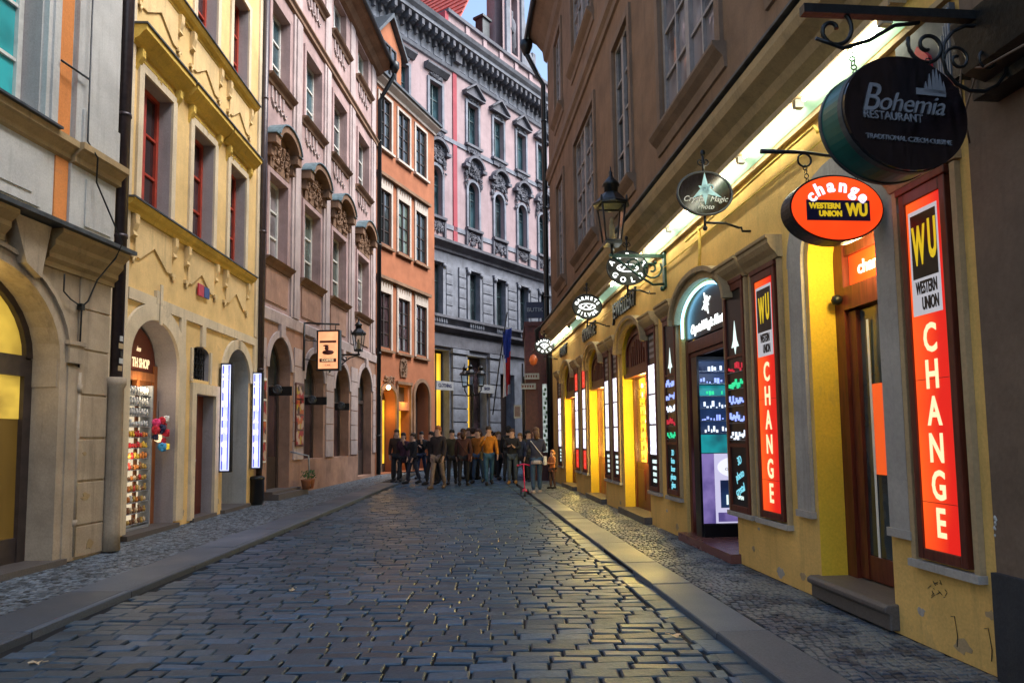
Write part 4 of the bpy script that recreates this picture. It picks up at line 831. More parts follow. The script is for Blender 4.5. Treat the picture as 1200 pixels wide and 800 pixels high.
b = MB(FO); b.archband(.875, .575, 3.0, .5, .18, 0, .08, leg=2.9); b.archband(3.775, .675, 3.25, .65, .16, 0, .08, leg=3.1); b.box(1.5, 2.8, 0, .12, 3.68, 3.8); b.box(1.5, 1.6, 0, .08, .05, 3.68); b.box(2.68, 2.8, 0, .08, .05, 3.68); ornament(b, .5, 1.3, 3.65, 3.95, .05, 14, 8, r=(.04, .08)); b.build('doorway_stonework', 'brownstone', bo)
trimbox(bo, FO, 'door', 'goldfar', (.42, .55, -.46, -.44, .4, 3.0), (1.2, 1.33, -.46, -.44, .4, 3.0)); trimbox(bo, FO, 'shop_window', 'goldfar', (1.62, 1.8, -.44, -.42, .3, 2.6), (2.1, 2.66, -.44, -.42, .3, 2.6), (1.62, 2.66, -.44, -.41, 2.3, 2.6)); trimbox(bo, FO, 'door', 'darkframe', (.3, 1.45, -.5, -.47, .05, 3.5), (1.62, 2.66, -.45, -.445, .05, 2.6), (3.1, 4.45, -.6, -.55, .05, 3.9), (1.7, 2.55, -.2, -.19, 2.95, 3.6))
point(FO, (.9, -.15, 2.5), 8, (1, .55, .08)); point(FO, (2.1, .25, 2.9), 6, (1, .6, .1))
for k, (u_, z_) in enumerate(((.4, 3.45),)):
    t = thing('wall_lamp', FO, (u_, 0, z_), 'small glowing globe lamp on the orange house beside the pink house drainpipe', 'lamp'); b = MB(FO, (u_, 0, z_)); b.blob((u_, .3, z_), .1, 0, 8); b.build('globe', emit('warm_globe', (1, .6, .25), 9), t); b = MB(FO, (u_, 0, z_)); b.tube([(u_, 0, z_ - .1), (u_, .2, z_ - .15), (u_, .3, z_ - .1)], .015, 5); b.build('bracket', 'iron', t)

# ================================================================== P: big rose and grey palace
bq = thing('palace', FP, (0, 0, 0), 'large rose pink and grey stone palace with arched windows, heavy cornice and red roof', 'building')
CP = [-2.9, -.9, 1.3, 4.0, 6.1, 8.15, 10.15, 12.2]
GP = [dict(u0=1.0, u1=2.2, z0=.05, z1=5.4, d=.5), dict(u0=3.45, u1=4.95, z0=.05, z1=5.3, d=.5), dict(u0=6.0, u1=7.3, z0=.05, z1=4.6, d=.6), dict(u0=8.0, u1=9.3, z0=.05, z1=4.6, d=.6)]
b = MB(FP); b.wall(-5, 13.5, 0, 9.95, GP + [dict(u0=c - .38, u1=c + .38, z0=7.05, z1=9.35, d=.3) for c in CP]); b.build('wall', 'pgrey', bq)
b = MB(FP); b.wall(-5, 13.5, 9.95, 18.9, [dict(u0=c - .4, u1=c + .4, z0=11.52, z1=13.85, rise=.4, d=.3) for c in CP] + [dict(u0=c - .42, u1=c + .42, z0=15.7, z1=17.8, d=.3) for c in CP]); b.build('upper_wall', 'ppink', bq)
b = MB(FP); b.wall(-5, 13.5, 18.9, 20, []); b.build('frieze_wall', 'pgrey', bq)
b = MB(FP); b.poly([(-5, -.001, 0), (-5, -9, 0), (-5, -9, 20), (-5, -.001, 20)]); b.poly([(13.5, -.001, 0), (13.5, -.001, 20), (13.5, -9, 20), (13.5, -9, 0)]); b.poly([(-5, -9, 0), (13.5, -9, 0), (13.5, -9, 20), (-5, -9, 20)]); b.build('side_wall', 'ppink', bq)
trimbox(bq, FP, 'painted_strip', 'pred', (2.5, 2.78, 0, .05, 10.5, 18.85))
b = MB(FP); b.cornice(-5, 13.5, [(0, 9.95), (.1, 10.0), (.12, 10.12), (.3, 10.25), (.42, 10.32), (.42, 10.45), (.1, 10.55), (0, 10.55)]); b.build('string_course', 'pdark', bq)
b = MB(FP); b.cornice(-5, 13.5, [(0, 15.3), (.06, 15.3), (.06, 15.5), (0, 15.5)]); b.cornice(-5, 13.5, [(0, 11.1), (.05, 11.1), (.05, 11.32), (0, 11.32)]); b.cornice(-5, 13.5, [(0, 18.82), (.1, 18.85), (.16, 18.98), (0, 19.0)]); b.build('string_course', 'pgrey', bq)
b = MB(FP); b.cornice(-5, 13.6, [(0, 19.78), (.12, 19.8), (.2, 19.95), (.65, 20.02), (.65, 20.18), (.8, 20.3), (.88, 20.45), (.3, 20.6), (0, 20.6)]); b.build('main_cornice', 'pgrey', bq)
b = MB(FP); u_ = -4.8; i = 0
while u_ < 13.4:
    b.box(u_, u_ + .16, 0, .6, 19.72, 20.0); b.blob((u_ + .08, .5, 19.72), (.09, .09, .09), 0, 6); b.box(u_ + .02, u_ + .14, 0, .2, 19.45, 19.72); u_ += .42
tag(b.build('modillion', 'pdark', bq), kind='stuff')
u_ = -4.7
while u_ < 13.2: unit(bq, 'frieze_panel', 'greywhite' if 0 else 'pgrey', FP, u_, u_ + .62, 0, .035, 19.12, 19.62); u_ += .84
b = MB(FP); b.box(2.4, 2.95, 0, .1, 18.9, 19.8); b.box(2.45, 2.9, .1, .3, 19.3, 19.8); b.build('cornice_console', 'pdark', bq)
for ci, c in enumerate(CP):
    window(bq, FP, c - .38, c + .38, 7.05, 9.35, .26, 'greenframe', 'g_dark', 2, 2, bar=.04, fr=.05, mid=.05, zsplit=(.66,)); window(bq, FP, c - .4, c + .4, 11.52, 13.85, .26, 'greenframe', 'g_blue', 2, 2, rise=.4, bar=.05, fr=.05, mid=.05, zsplit=(.66,)); window(bq, FP, c - .42, c + .42, 15.7, 17.8, .26, 'greenframe', 'g_blue', 2, 2, bar=.05, fr=.05, mid=.05, zsplit=(.66,))
    b = MB(FP)
    for z0, z1 in ((15.7, 17.8),): b.box(c - .56, c - .42, 0, .07, z0, z1 + .14); b.box(c + .42, c + .56, 0, .07, z0, z1 + .14); b.box(c - .42, c + .42, 0, .072, z1 + .002, z1 + .14)
    b.archband(c, .4, 13.45, .4, .14, 0, .08, leg=1.9); b.build('window_surround', 'pgrey', bq)
    b = MB(FP); b.box(c - .62, c + .62, 0, .2, 15.56, 15.68); b.box(c - .6, c + .6, 0, .2, 11.38, 11.5); b.box(c - .5, c + .5, 0, .12, 15.3, 15.56); ornament(b, c - .5, c + .5, 10.75, 11.3, .05, 22, ci + 90, r=(.05, .1), sw=5); b.box(c - .62, c - .5, 0, .12, 10.6, 11.38); b.box(c + .5, c + .62, 0, .12, 10.6, 11.38); ornament(b, c - .45, c + .45, 15.2, 15.5, .1, 12, ci + 60, r=(.04, .09), sw=4); b.build('sill', 'pdark', bq)
    b = MB(FP)      # pediments: gable over the top row, curved hoods with carving over the arched row
    if ci < 3: b.cornice(c - .75, c + .75, [(0, 18.2), (.1, 18.2), (.3, 18.4), (.3, 18.5), (0, 18.5)]); ornament(b, c - .45, c + .45, 18.0, 18.2, .06, 12, ci, r=(.04, .08))
    else: b.prism([(c - .72, 18.1), (c + .72, 18.1), (c + .72, 18.2), (c, 18.72), (c - .72, 18.2)], 'v', 0, .14); b.prism([(c - .76, 18.2), (c, 18.76), (c + .76, 18.2), (c + .76, 18.28), (c, 18.86), (c - .76, 18.28)], 'v', 0, .3); ornament(b, c - .45, c + .45, 17.95, 18.1, .08, 14, ci, r=(.04, .08)); b.box(c - .74, c + .74, 0, .28, 18.08, 18.14)
    b.archband(c, .56, 14.5, .5, .12, 0, .32, n=14, t0=.2, t1=math.pi - .2); b.box(c - .82, c - .5, 0, .28, 14.42, 14.58); b.box(c + .5, c + .82, 0, .28, 14.42, 14.58); b.archfill(c, .56, 14.1, 14.5, .5, .06, th=.06)
    ornament(b, c - .5, c + .5, 14.05, 14.85, .1, 40, ci + 20, r=(.05, .11), sw=7); ornament(b, c - .66, c - .46, 13.5, 14.3, .08, 10, ci + 40, r=(.05, .08), sw=2); ornament(b, c + .46, c + .66, 13.5, 14.3, .08, 10, ci + 50, r=(.05, .08), sw=2); b.build('pediment', 'pdark', bq)
    # capitals beside the lower windows
    b = MB(FP); b.box(c - .56, c - .385, 0, .1, 7.0, 9.2); b.box(c + .385, c + .56, 0, .1, 7.0, 9.2); b.box(c - .62, c + .62, 0, .16, 9.38, 9.52); b.blob((c - .48, .12, 9.28), (.13, .1, .12)); b.blob((c + .48, .12, 9.28), (.13, .1, .12)); b.build('window_surround', 'pgrey', bq)
for g0, g1 in [(-4.9, -3.6), (-2.2, -1.6), (-.2, .6), (1.95, 2.42), (2.86, 3.36), (4.66, 5.44), (6.76, 7.5), (8.82, 9.5), (10.82, 11.5)]:
    z = 7.02
    for k in range(6):
        if k < 5: unit(bq, 'stone_block', 'pgrey', FP, g0, g1, 0, .07, z, z + .44); z += .49
b = MB(FP); b.cornice(-5, 13.5, [(0, 6.2), (.1, 6.25), (.35, 6.4), (.35, 6.52), (0, 6.55)]); b.cornice(-5, 13.5, [(0, 6.85), (.28, 6.85), (.28, 6.97), (0, 6.97)]); b.cornice(-5, 13.5, [(0, 5.5), (.12, 5.55), (.12, 6.1), (0, 6.12)]); b.build('string_course', 'pdark', bq)
b = MB(FP)
for c in CP:
    for k in range(7): b.lathe((c - .48 + .16 * k, .2, 6.55), [(.03, 0), (.055, .1), (.03, .22), (.04, .3)], 6)
b.build('balustrade', 'pgrey', bq)
for g0, g1 in ((2.3, 3.35), (5.05, 5.9)):
    z = .3
    for k in range(8): unit(bq, 'stone_block', 'pgrey', FP, g0, g1, 0, .14, z, z + .56); z += .62
    trimbox(bq, FP, 'pilaster', 'pgrey', (g0 + .02, g1 - .02, .0, .08, .0, 5.4), (g0 - .06, g1 + .06, 0, .2, 5.3, 5.5))
for k, (u0, u1, z0, z1) in enumerate(((1.0, 2.2, .05, 5.4), (3.45, 4.95, .05, 5.3))):
    b = MB(FP); b.box(u0, u0 + .12, -.5, -.42, z0, z1); b.box(u1 - .12, u1, -.5, -.42, z0, z1); b.box(u0 + .12, u1 - .12, -.5, -.43, z0, .5); b.box(u0 + .12, u1 - .12, -.5, -.43, z1 - .12, z1); b.box(u0 + .7, u0 + .78, -.5, -.42, .5, z1 - .12); sw_ = b.build('shop_window', 'darkframe', bq)
    pane(sw_, FP, u0 + .12, u0 + .7, -.45, .5, z1 - .12, 'goldfar'); pane(sw_, FP, u0 + .78, u1 - .12, -.45, .5, z1 - .12, 'g_red' if k else 'goldfar')
    trimbox(sw_, FP, 'lit_edge', 'goldhot', (u0 + .13, u0 + .18, -.42, -.41, .5, z1 - .12))
trimbox(bq, FP, 'door', 'darkframe', (6.0, 7.3, -.6, -.55, .05, 4.6), (8.0, 9.3, -.6, -.55, .05, 4.6))
for k, (u0, lab, txt) in enumerate(((1.05, 'white shop sign on the golden window nearer the orange house', 'CLOTHING'), (4.1, 'white shop sign across the golden window behind the street lamp', 'SHOP'))):
    t = thing('shop_sign', FP, (u0, .2, 3.7), lab, 'sign', 'white signs on the palace ground floor'); b = MB(FP, (u0, .2, 3.7)); b.box(u0, u0 + 1.15, .15, .25, 3.55, 3.95); b.build('sign_board', 'offwhite', t); text(txt, .22, 'navy', t, FP, (u0 + .57, .255, 3.75), (u0, .2, 3.7), bold=.004, sx=.8)
# attic, roof, gable with statue
b = MB(FP); b.box(2.6, 13.5, -.9, -.35, 20.5, 22.0); b.build('attic_wall', 'ppink', bq); b = MB(FP); b.cornice(2.5, 13.6, [(-1.0, 22.0), (-.2, 22.0), (-.2, 22.18), (-1.0, 22.2)]); b.build('attic_cornice', 'pdark', bq)
for u_ in (3.9, 5.3, 6.7, 8.1, 9.5, 10.9): unit(bq, 'attic_pier', 'pred' if 0 else 'ppink', FP, u_, u_ + .3, -.35, -.27, 20.55, 21.98)
b = MB(FP); b.box(2.35, 2.6, -.9, -.3, 20.5, 22.0); b.build('attic_wall', 'pred', bq)
b = MB(FP)
b.poly([(-4.0, -1.0, 20.5), (9.6, -1.0, 22.2), (9.6, -6, 23.2), (-4.0, -6, 23.2)])
b.poly([(3.9, -1.0, 22.1), (3.9, -8, 22.1), (7.6, -8, 29), (7.6, -1.0, 29)])
for k in range(17):
    q = 3.9 + k * .21; zq = 22.1 + k * .392; b.prism([(q, zq), (q + .21, zq + .39), (q + .17, zq + .42), (q - .07, zq + .06)], 'v', -8.0, -1.0)
b.build('roof', 'rooftile', bq)
b = MB(FP); b.box(6.3, 6.9, -1.6, -1.1, 22.2, 24.0); b.box(6.2, 7.0, -1.7, -1.0, 24.0, 24.12); b.build('roof_dormer', 'darkzinc', bq)
gv = -.5; b = MB(FP); b.wall(7.3, 9.35, 22.15, 27.5, [dict(u0=8.12, u1=8.72, z0=22.6, z1=26.2, rise=.4, d=.5)], v=gv); b.box(7.3, 9.35, -1.6, -1.05, 22.15, 27.5); b.build('gable', 'ppink', bq)
b = MB(FP); b.box(7.5, 7.85, gv, gv + .12, 22.2, 27.4); b.box(8.95, 9.25, gv, gv + .12, 22.2, 27.4); b.cornice(7.2, 9.5, [(gv, 26.6), (gv + .3, 26.8), (gv + .3, 27.0), (gv, 27.0)]); b.prism([(9.35, 22.2), (10.5, 22.2), (10.4, 23.0), (9.9, 23.6), (9.6, 24.8), (9.35, 25.5)], 'v', -1.0, gv); b.box(10.2, 10.5, -1.0, gv, 22.2, 23.6); b.build('gable_trim', 'pgrey', bq)
b = MB(FP); b.lathe((8.42, gv - .25, 22.7), [(.25, 0), (.22, .4), (.3, .5), (.26, 1.2), (.3, 1.7), (.2, 2.0), (.1, 2.15), (.14, 2.3), (.14, 2.5), (.04, 2.62)], 10); b.tube([(8.2, gv - .2, 24.5), (8.1, gv - .05, 24.0), (8.3, gv, 23.8)], .08, 6); b.build('statue', 'pdark', bq)
for o_ in [o_ for o_ in COL.objects if o_.parent is None and (o_ == bq or (o_.name.startswith('shop_sign') and o_.get('group') == 'white signs on the palace ground floor'))]:
    k_ = 1.072; o_.scale = (k_,) * 3; o_.location = ((o_.location - Vector((0, 0, 1.45))) * k_) + Vector((0, 0, 1.45))
# flag
tf = thing('flag', FP, (6.6, .1, 5.2), 'Czech flag hanging limply from a slanted pole on the palace front', 'flag'); o0 = (6.6, .1, 5.2)
FX = -.12
tf.location = (-.35, 25.9, 4.2); tf.rotation_euler = (0, 0, 0)
b = MB(); b.tube([(-.42, .9, -1.9), (-.1, .1, .2), (.2, -.5, 1.9)], .025, 6); b.build('flagpole', 'iron', tf)
b = MB(); n, mm = 8, 14
vv = [[None] * (mm + 1) for _ in range(n + 1)]
for i in range(n + 1):
    for j in range(mm + 1):
        t_, s_ = i / n, j / mm; x = .02 + .34 * t_ * (1 - .25 * s_) + .02 * math.sin(9 * t_ + 4 * s_); vv[i][j] = b.P(x, -.28 + .07 * math.sin(12 * t_ + 2 * s_), 1.2 - 2.5 * s_ + .15 * t_)
for i in range(n):
    for j in range(mm):
        s_ = j / mm; t_ = i / n; k = 0 if s_ < .45 - .3 * abs(t_ - .4) else (1 if t_ > .3 else 2)
        if s_ > .8 and t_ > .6: k = 2
        b.face([vv[i][j], vv[i + 1][j], vv[i + 1][j + 1], vv[i][j + 1]], k, True)
M['flag_blue'] = simple('flag_blue', (.02, .05, .3), .8); M['flag_red'] = simple('flag_red', (.6, .02, .02), .8); b.build('flag_cloth', ['flag_blue', 'flag_red', 'white'], tf)

# ================================================================== lanterns
def lantern_head(b, gb, c, s, F, n=4, lit=None):
    """tapered four-sided glass lantern; c = centre of the bottom plate"""
    x, y, z = c; r0, r1 = .17 * s, .27 * s; h = .62 * s; A = math.pi / 4
    co = lambda r, k, zz: (x + r * math.cos(A + 2 * math.pi * k / n), y + r * math.sin(A + 2 * math.pi * k / n), z + zz)
    b.lathe((x, y, z - .04 * s), [(r0 * 1.1, 0), (r0 * 1.15, .05 * s)], n, sm=False, ang0=A)
    for k in range(n):
        b.tube([co(r0, k, 0), co(r1, k, h)], .016 * s, 5); b.tube([co(r1, k, h), co(r1, k + 1, h)], .022 * s, 5); b.tube([co(r0, k, .02 * s), co(r0, k + 1, .02 * s)], .018 * s, 5)
        b.blob((*co(r1 * 1.08, k, h + .05 * s)[:2], z + h + .06 * s), (.022 * s, .022 * s, .07 * s), 0, 5)
        q = [co(r0, k, .01), co(r0, k + 1, .01), co(r1, k + 1, h), co(r1, k, h)]; gb.append(q)
    b.lathe((x, y, z + h), [(r1 * 1.12, 0), (r1 * 1.12, .035 * s), (r1 * .95, .07 * s), (r1 * .62, .17 * s), (r1 * .45, .22 * s)], n * 4 if 0 else 8, sm=False, ang0=A)
    b.lathe((x, y, z + h + .2 * s), [(r1 * .42, 0), (r1 * .42, .12 * s), (r1 * .55, .14 * s), (r1 * .5, .18 * s), (r1 * .2, .27 * s), (.03 * s, .31 * s), (.035 * s, .36 * s), (.012 * s, .40 * s), (.01, .46 * s)], 10)
def wall_lantern(F, u_, reach, zb, s, zarm, label, iron, arm_len=None):
    o0 = (u_, 0, zarm); t = thing('wall_lantern', F, o0, label, 'lantern', 'old street lanterns on scrolled brackets'); b = MB(F, o0); gl = []
    lantern_head(b, gl, (u_, reach, zb), s, F); b.tube([(u_, reach, zb), (u_, reach, zarm - .02)], .03 * s, 8); b.build('lantern_frame', 'iron', t)
    for q in gl:
        g = MB(F, o0); g.poly(q); g.build('pane', 'clear', t)
    b = MB(F, o0); b.lathe((u_, reach, zb), [(.05, 0), (.045, .3 * s), (.02, .34 * s)], 8); b.blob((u_, reach, zb + .36 * s), (.035, .035, .07)); b.build('burner', 'litcream' if 0 else 'rtrim', t)
    b = MB(F, o0); b.box(u_ - .025, u_ + .025, .02, reach + .05, zarm - .05, zarm); b.box(u_ - .05, u_ + .05, 0, .035, zarm - .5, zarm + .06)
    k = reach
    b.tube(spiral((u_, .22, zarm - .22), .17, .03, 1.4, 2.6, 20), .016, 6); b.tube(spiral((u_, .50, zarm - .16), .11, .02, 1.3, 3.6, 18, sgn=-1), .014, 6)
    b.tube([(u_, .03, zarm - .45), (u_, .2, zarm - .46), (u_, .36, zarm - .36), (u_, .5, zarm - .26), (u_, .68, zarm - .12), (u_, reach, zarm - .04)], .018, 6)
    for kk in range(8): b.blob((u_ + .01, .15 + .07 * kk, zarm - .12 - .03 * (kk % 3)), (.012, .03, .03), 0, 5)
    b.blob((u_, .05, zarm - .52), .045, 0, 6); b.build('bracket', iron, t); return t
wall_lantern(FR, 6.08, .81, 4.33, .92, 4.16, 'large black iron lantern on a green scrolled bracket above the photo shop front', 'green_iron')
wall_lantern(F3, 4.82, .95, 4.12, .80, 4.02, 'dark lantern on a scrolled bracket between the pink house arches', 'iron')
tl = thing('street_lamp', W0, (-1.42, 24.2, -.05), 'freestanding old lamp post with a cluster of lanterns in front of the palace', 'street lamp'); b = MB(); gl = []
b.lathe((0, 0, 0), [(.22, 0), (.2, .3), (.1, .5), (.08, 1.2), (.11, 1.3), (.06, 1.5), (.05, 2.9), (.09, 3.0), (.05, 3.1), (.04, 3.5)], 12)
for a_, r_ in ((.4, .34), (2.5, .34), (4.6, .34)):
    x, y = r_ * math.cos(a_), r_ * math.sin(a_); b.tube([(0, 0, 3.0), (x * .6, y * .6, 2.95), (x, y, 3.15), (x, y, 3.3)], .025, 6); lantern_head(b, gl, (x, y, 3.3), .66, W0)
b.build('lamp_post', 'iron', tl)
for q in gl: g = MB(); g.poly(q); g.build('pane', 'clear', tl)

# ================================================================== R: ochre shop front with tan storeys above
br = thing('shop_building', FR, (0, 0, 0), 'long building with ochre yellow shop arches below and tan plastered storeys above', 'building')
DC = [1.48, 4.60, 8.05, 11.35, 14.95]
HW = {1.48: .5, 4.60: .86, 8.05: .84, 11.35: .80, 14.95: .84}
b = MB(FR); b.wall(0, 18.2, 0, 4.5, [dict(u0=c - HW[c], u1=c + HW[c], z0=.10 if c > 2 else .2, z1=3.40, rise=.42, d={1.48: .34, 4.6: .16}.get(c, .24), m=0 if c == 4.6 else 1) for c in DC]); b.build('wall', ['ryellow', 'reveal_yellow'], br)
WR = [(.2, 2.3), (3.78, 5.98), (7.78, 8.98), (10.9, 13.4), (15.25, 16.5)]
b = MB(FR); b.wall(0, 18.2, 4.5, 15, [dict(u0=a, u1=c, z0=z0, z1=z1, d=.12) for a, c in WR for z0, z1 in ((6.05, 9.05), (11.15, 13.6))]); b.build('upper_wall', 'tan', br)
b = MB(FR); b.poly([(18.2, -.001, 0), (18.2, -6, 0), (18.2, -6, 15), (18.2, -.001, 15)]); b.poly([(0, -.001, 0), (0, -.001, 15), (0, -6, 15), (0, -6, 0)]); b.poly([(0, -6, 0), (0, -6, 15), (18.2, -6, 15), (18.2, -6, 0)]); b.build('side_wall', 'tan', br)
b = MB(FR); b.prism([(.7, 15.0), (.7, 15.1), (-3, 18), (-6.1, 15.1), (-6.1, 15)], 'u', -.1, 18.4); b.build('roof', 'darkzinc', br); b = MB(FR); b.cornice(-.1, 18.35, [(0, 14.1), (.1, 14.2), (.14, 14.5), (.35, 14.75), (.62, 14.9), (.62, 15.0), (0, 15.0)]); b.build('eave', 'tan_trim', br); b = MB(FR); b.tube([(-.1, .7, 14.95), (18.4, .7, 14.9)], .09, 8); b.build('gutter', 'iron', br)
b = MB(FR); b.cornice(0, 18.45, [(0, 4.46), (.06, 4.46), (.06, 4.56), (.16, 4.64), (.2, 4.72), (.33, 4.80), (.36, 4.88), (.36, 4.96), (0, 4.99)]); b.build('cornice', 'rtrim', br)
trimbox(br, FR, 'cornice_cap', 'darkzinc', (0, 18.5, 0, .40, 4.995, 5.02)); trimbox(br, FR, 'cornice_bead', 'rtrim', (0, 18.4, 0, .05, 4.20, 4.24))
b = MB(FR); b.cornice(0, 18.2, [(0, 9.75), (.05, 9.77), (.06, 9.9), (.12, 9.98), (.12, 10.18), (0, 10.2)]); b.build('string_course', 'tan_trim', br)
for a, c in WR:
    for z0, z1 in ((6.05, 9.05), (11.15, 13.6)):
        window(br, FR, a, c, z0, z1, .1, 'greyframe', 'curtain', 4 if c - a > 1.5 else 2, 4, bar=.045, fr=.08, mid=.14, zsplit=(.34, .66) if 0 else None)
        trimbox(br, FR, 'window_surround', 'tan_trim', (a - .15, a, 0, .05, z0 - .02, z1 + .15), (c, c + .15, 0, .05, z0 - .02, z1 + .15), (a, c, 0, .052, z1 + .002, z1 + .15))
        b = MB(FR); b.cornice(a - .22, c + .22, [(0, z0 - .34), (.03, z0 - .33), (.05, z0 - .2), (.13, z0 - .12), (.17, z0 - .06), (.17, z0 - .022), (0, z0 - .022)]); b.build('sill', 'tan_trim', br)
b = MB(FR); b.tube([(18.3, .7, 14.9), (18.3, .7, 14.4), (18.28, .3, 13.6), (18.28, .14, 13.3), (18.28, .14, 5.2), (18.3, .5, 4.9), (18.3, .45, 4.5), (18.28, .1, 4.2), (18.28, .1, .05)], .085, 10); b.lathe((18.3, .7, 14.35), [(.09, 0), (.22, .28), (.22, .46)], 10)
for z in (12, 9, 6): b.tube([(18.28, .14, z), (18.28, .14, z + .06)], .1, 10)
b.build('downpipe', 'iron', br)
# strip light under the cornice: a channel with a run of tubes
sl = thing('strip_light', FR, (0, .2, 4.3), 'long run of white fluorescent tubes under the shop cornice', 'light'); o0 = (0, .2, 4.3)
b = MB(FR, o0); b.box(.35, 18.3, .10, .22, 4.36, 4.40); b.box(.35, 18.3, .22, .235, 4.34, 4.40); b.build('channel', 'rtrim', sl)
b = MB(FR, o0); b.prism([(.03, 4.27), (.13, 4.36), (.03, 4.36)], 'u', .4, 18.2); b.build('diffuser', 'diffuser', sl)
u_ = .5
while u_ < 18:
    if not (8.9 < u_ < 9.4 or 12.4 < u_ < 13.0):
        b = MB(FR, o0); b.tube([(u_ + .03, .16, 4.325), (u_ + 1.12, .16, 4.325)], .020, 8); b.build('lamp_tube', 'tube', sl); b = MB(FR, o0); b.box(u_ - .03, u_ + .03, .12, .2, 4.29, 4.36); b.build('tube_holder', 'offwhite', sl)
    u_ += 1.22
# yellow conduit below
b = MB(FR); b.tube([(1.6, .06, 4.02), (1.65, .06, 4.1), (2.6, .06, 4.1), (5.0, .05, 4.05)], .014, 6); b.tube([(0, .03, 3.95), (18.2, .03, 3.98)], .008, 5); b.tube([(4.5, .05, 4.1), (4.5, .05, 3.8), (4.55, .05, 3.55)], .02, 6); b.build('cable', 'yellow_trim', br)
# arch mouldings with shoulders that run into flat hoods over the pilasters
for c in DC[1:]:
    b = MB(FR); h = HW[c]; b.archband(c, h + .02, 2.99, .42, .09, 0, .09, n=20); b.archband(c, h + .11, 2.99, .51, .06, 0, .15, n=20)
    b.build('arch_moulding', 'rtrim', br)
b = MB(FR); b.archband(1.48, .56, 3.0, .48, .26, 0, .035, n=20); b.box(.72, .94, 0, .036, .74, 3.0); b.box(2.04, 2.28, 0, .036, .73, 3.0); b.box(.70, .96, 0, .05, .70, .76); b.box(2.02, 2.3, 0, .05, .69, .75); b.build('door_surround', 'rgrey', br)
PIL = [(.14, .66), (2.50, 3.08), (3.28, 3.82), (5.62, 6.16), (6.58, 7.10), (9.12, 9.62), (9.86, 10.36), (12.36, 12.9), (13.36, 13.92), (16.2, 16.9)]
for a, c in PIL:
    b = MB(FR); b.cornice(a - .07, c + .07, [(0, 3.16), (.05, 3.16), (.07, 3.20), (.12, 3.25), (.15, 3.30), (.15, 3.34), (.17, 3.35), (.17, 3.38), (0, 3.38)]); b.build('panel_hood', 'rtrim', br)
    trimbox(br, FR, 'panel_sill', 'rgrey', (a - .06, c + .06, 0, .065, .50 if a > 4 else .53, .55 if a > 4 else .58))
    trimbox(br, FR, 'panel_border', 'rtrim', (a - .05, a - .005, 0, .04, .56, 3.15), (c + .005, c + .05, 0, .04, .56, 3.15))
def case_frame(a, c, z0, z1, name, label, cat, group, fmat='wood', th=.11, fw=.055):
    o0 = ((a + c) / 2, 0, z0); t = thing(name, FR, o0, label, cat, group)
    b = MB(FR, o0); b.box(a, a + fw, .0, th, z0, z1); b.box(c - fw, c, 0, th, z0, z1); b.box(a + fw, c - fw, 0, th, z0, z0 + fw * 1.3); b.box(a + fw, c - fw, 0, th, z1 - fw * 1.5, z1); b.box(a - .02, c + .02, 0, th + .025, z1, z1 + .05); bev(b.build('case_frame', fmat, t), .006, 1); t.scale = (1, .5, 1)
    return t, o0
def wu_panel(a, c, label):
    z0, z1 = .60, 3.10; t, o0 = case_frame(a, c, z0, z1, 'light_box_sign', label, 'sign', 'tall red lit change signs'); m_ = (a + c) / 2; fa, fc = a + .06, c - .06; w_ = fc - fa
    b = MB(FR, o0); b.box(fa, fc, .05, .085, z0 + .07, z1 - .08); b.build('light_panel', 'wu', t)
    b = MB(FR, o0); b.box(fa + .03, fc - .02, .085, .088, 2.23, 2.95); b.build('emblem_ground', emit('pale_backing', (.75, .74, .8), .38), t)
    b = MB(FR, o0); b.box(fa + .045, fc - .04, .088, .092, 2.48, 2.92); b.build('emblem_square', 'black', t)
    text('W', .36, 'yprint', t, FR, (m_ + .05, .094, 2.69), o0, sx=.32, bold=.012, name='emblem_letter'); text('U', .36, 'yprint', t, FR, (m_ - .08, .094, 2.71), o0, sx=.32, bold=.012, name='emblem_letter')
    text('WESTERN', .12, 'black', t, FR, (m_, .092, 2.41), o0, sx=.38, bold=.003); text('UNION', .12, 'black', t, FR, (m_ - .03, .092, 2.30), o0, sx=.40, bold=.003)
    for q_ in (1.0, 1.83): unit(t, 'panel_seam', 'brownprint', FR, fa, fc, .084, .0862, q_ * .98, q_ * .98 + .004, o0)
    for i, ch in enumerate('CHANGE'): text(ch, .265, 'litcream', t, FR, (m_, .088, 2.06 - i * .243), o0, sx=.70, bold=.006, name='letter')
wu_panel(.17, .62, 'red lit vertical change sign nearest the camera, right of the shop door')
wu_panel(2.53, 3.04, 'red lit vertical change sign left of the yellow doorway')
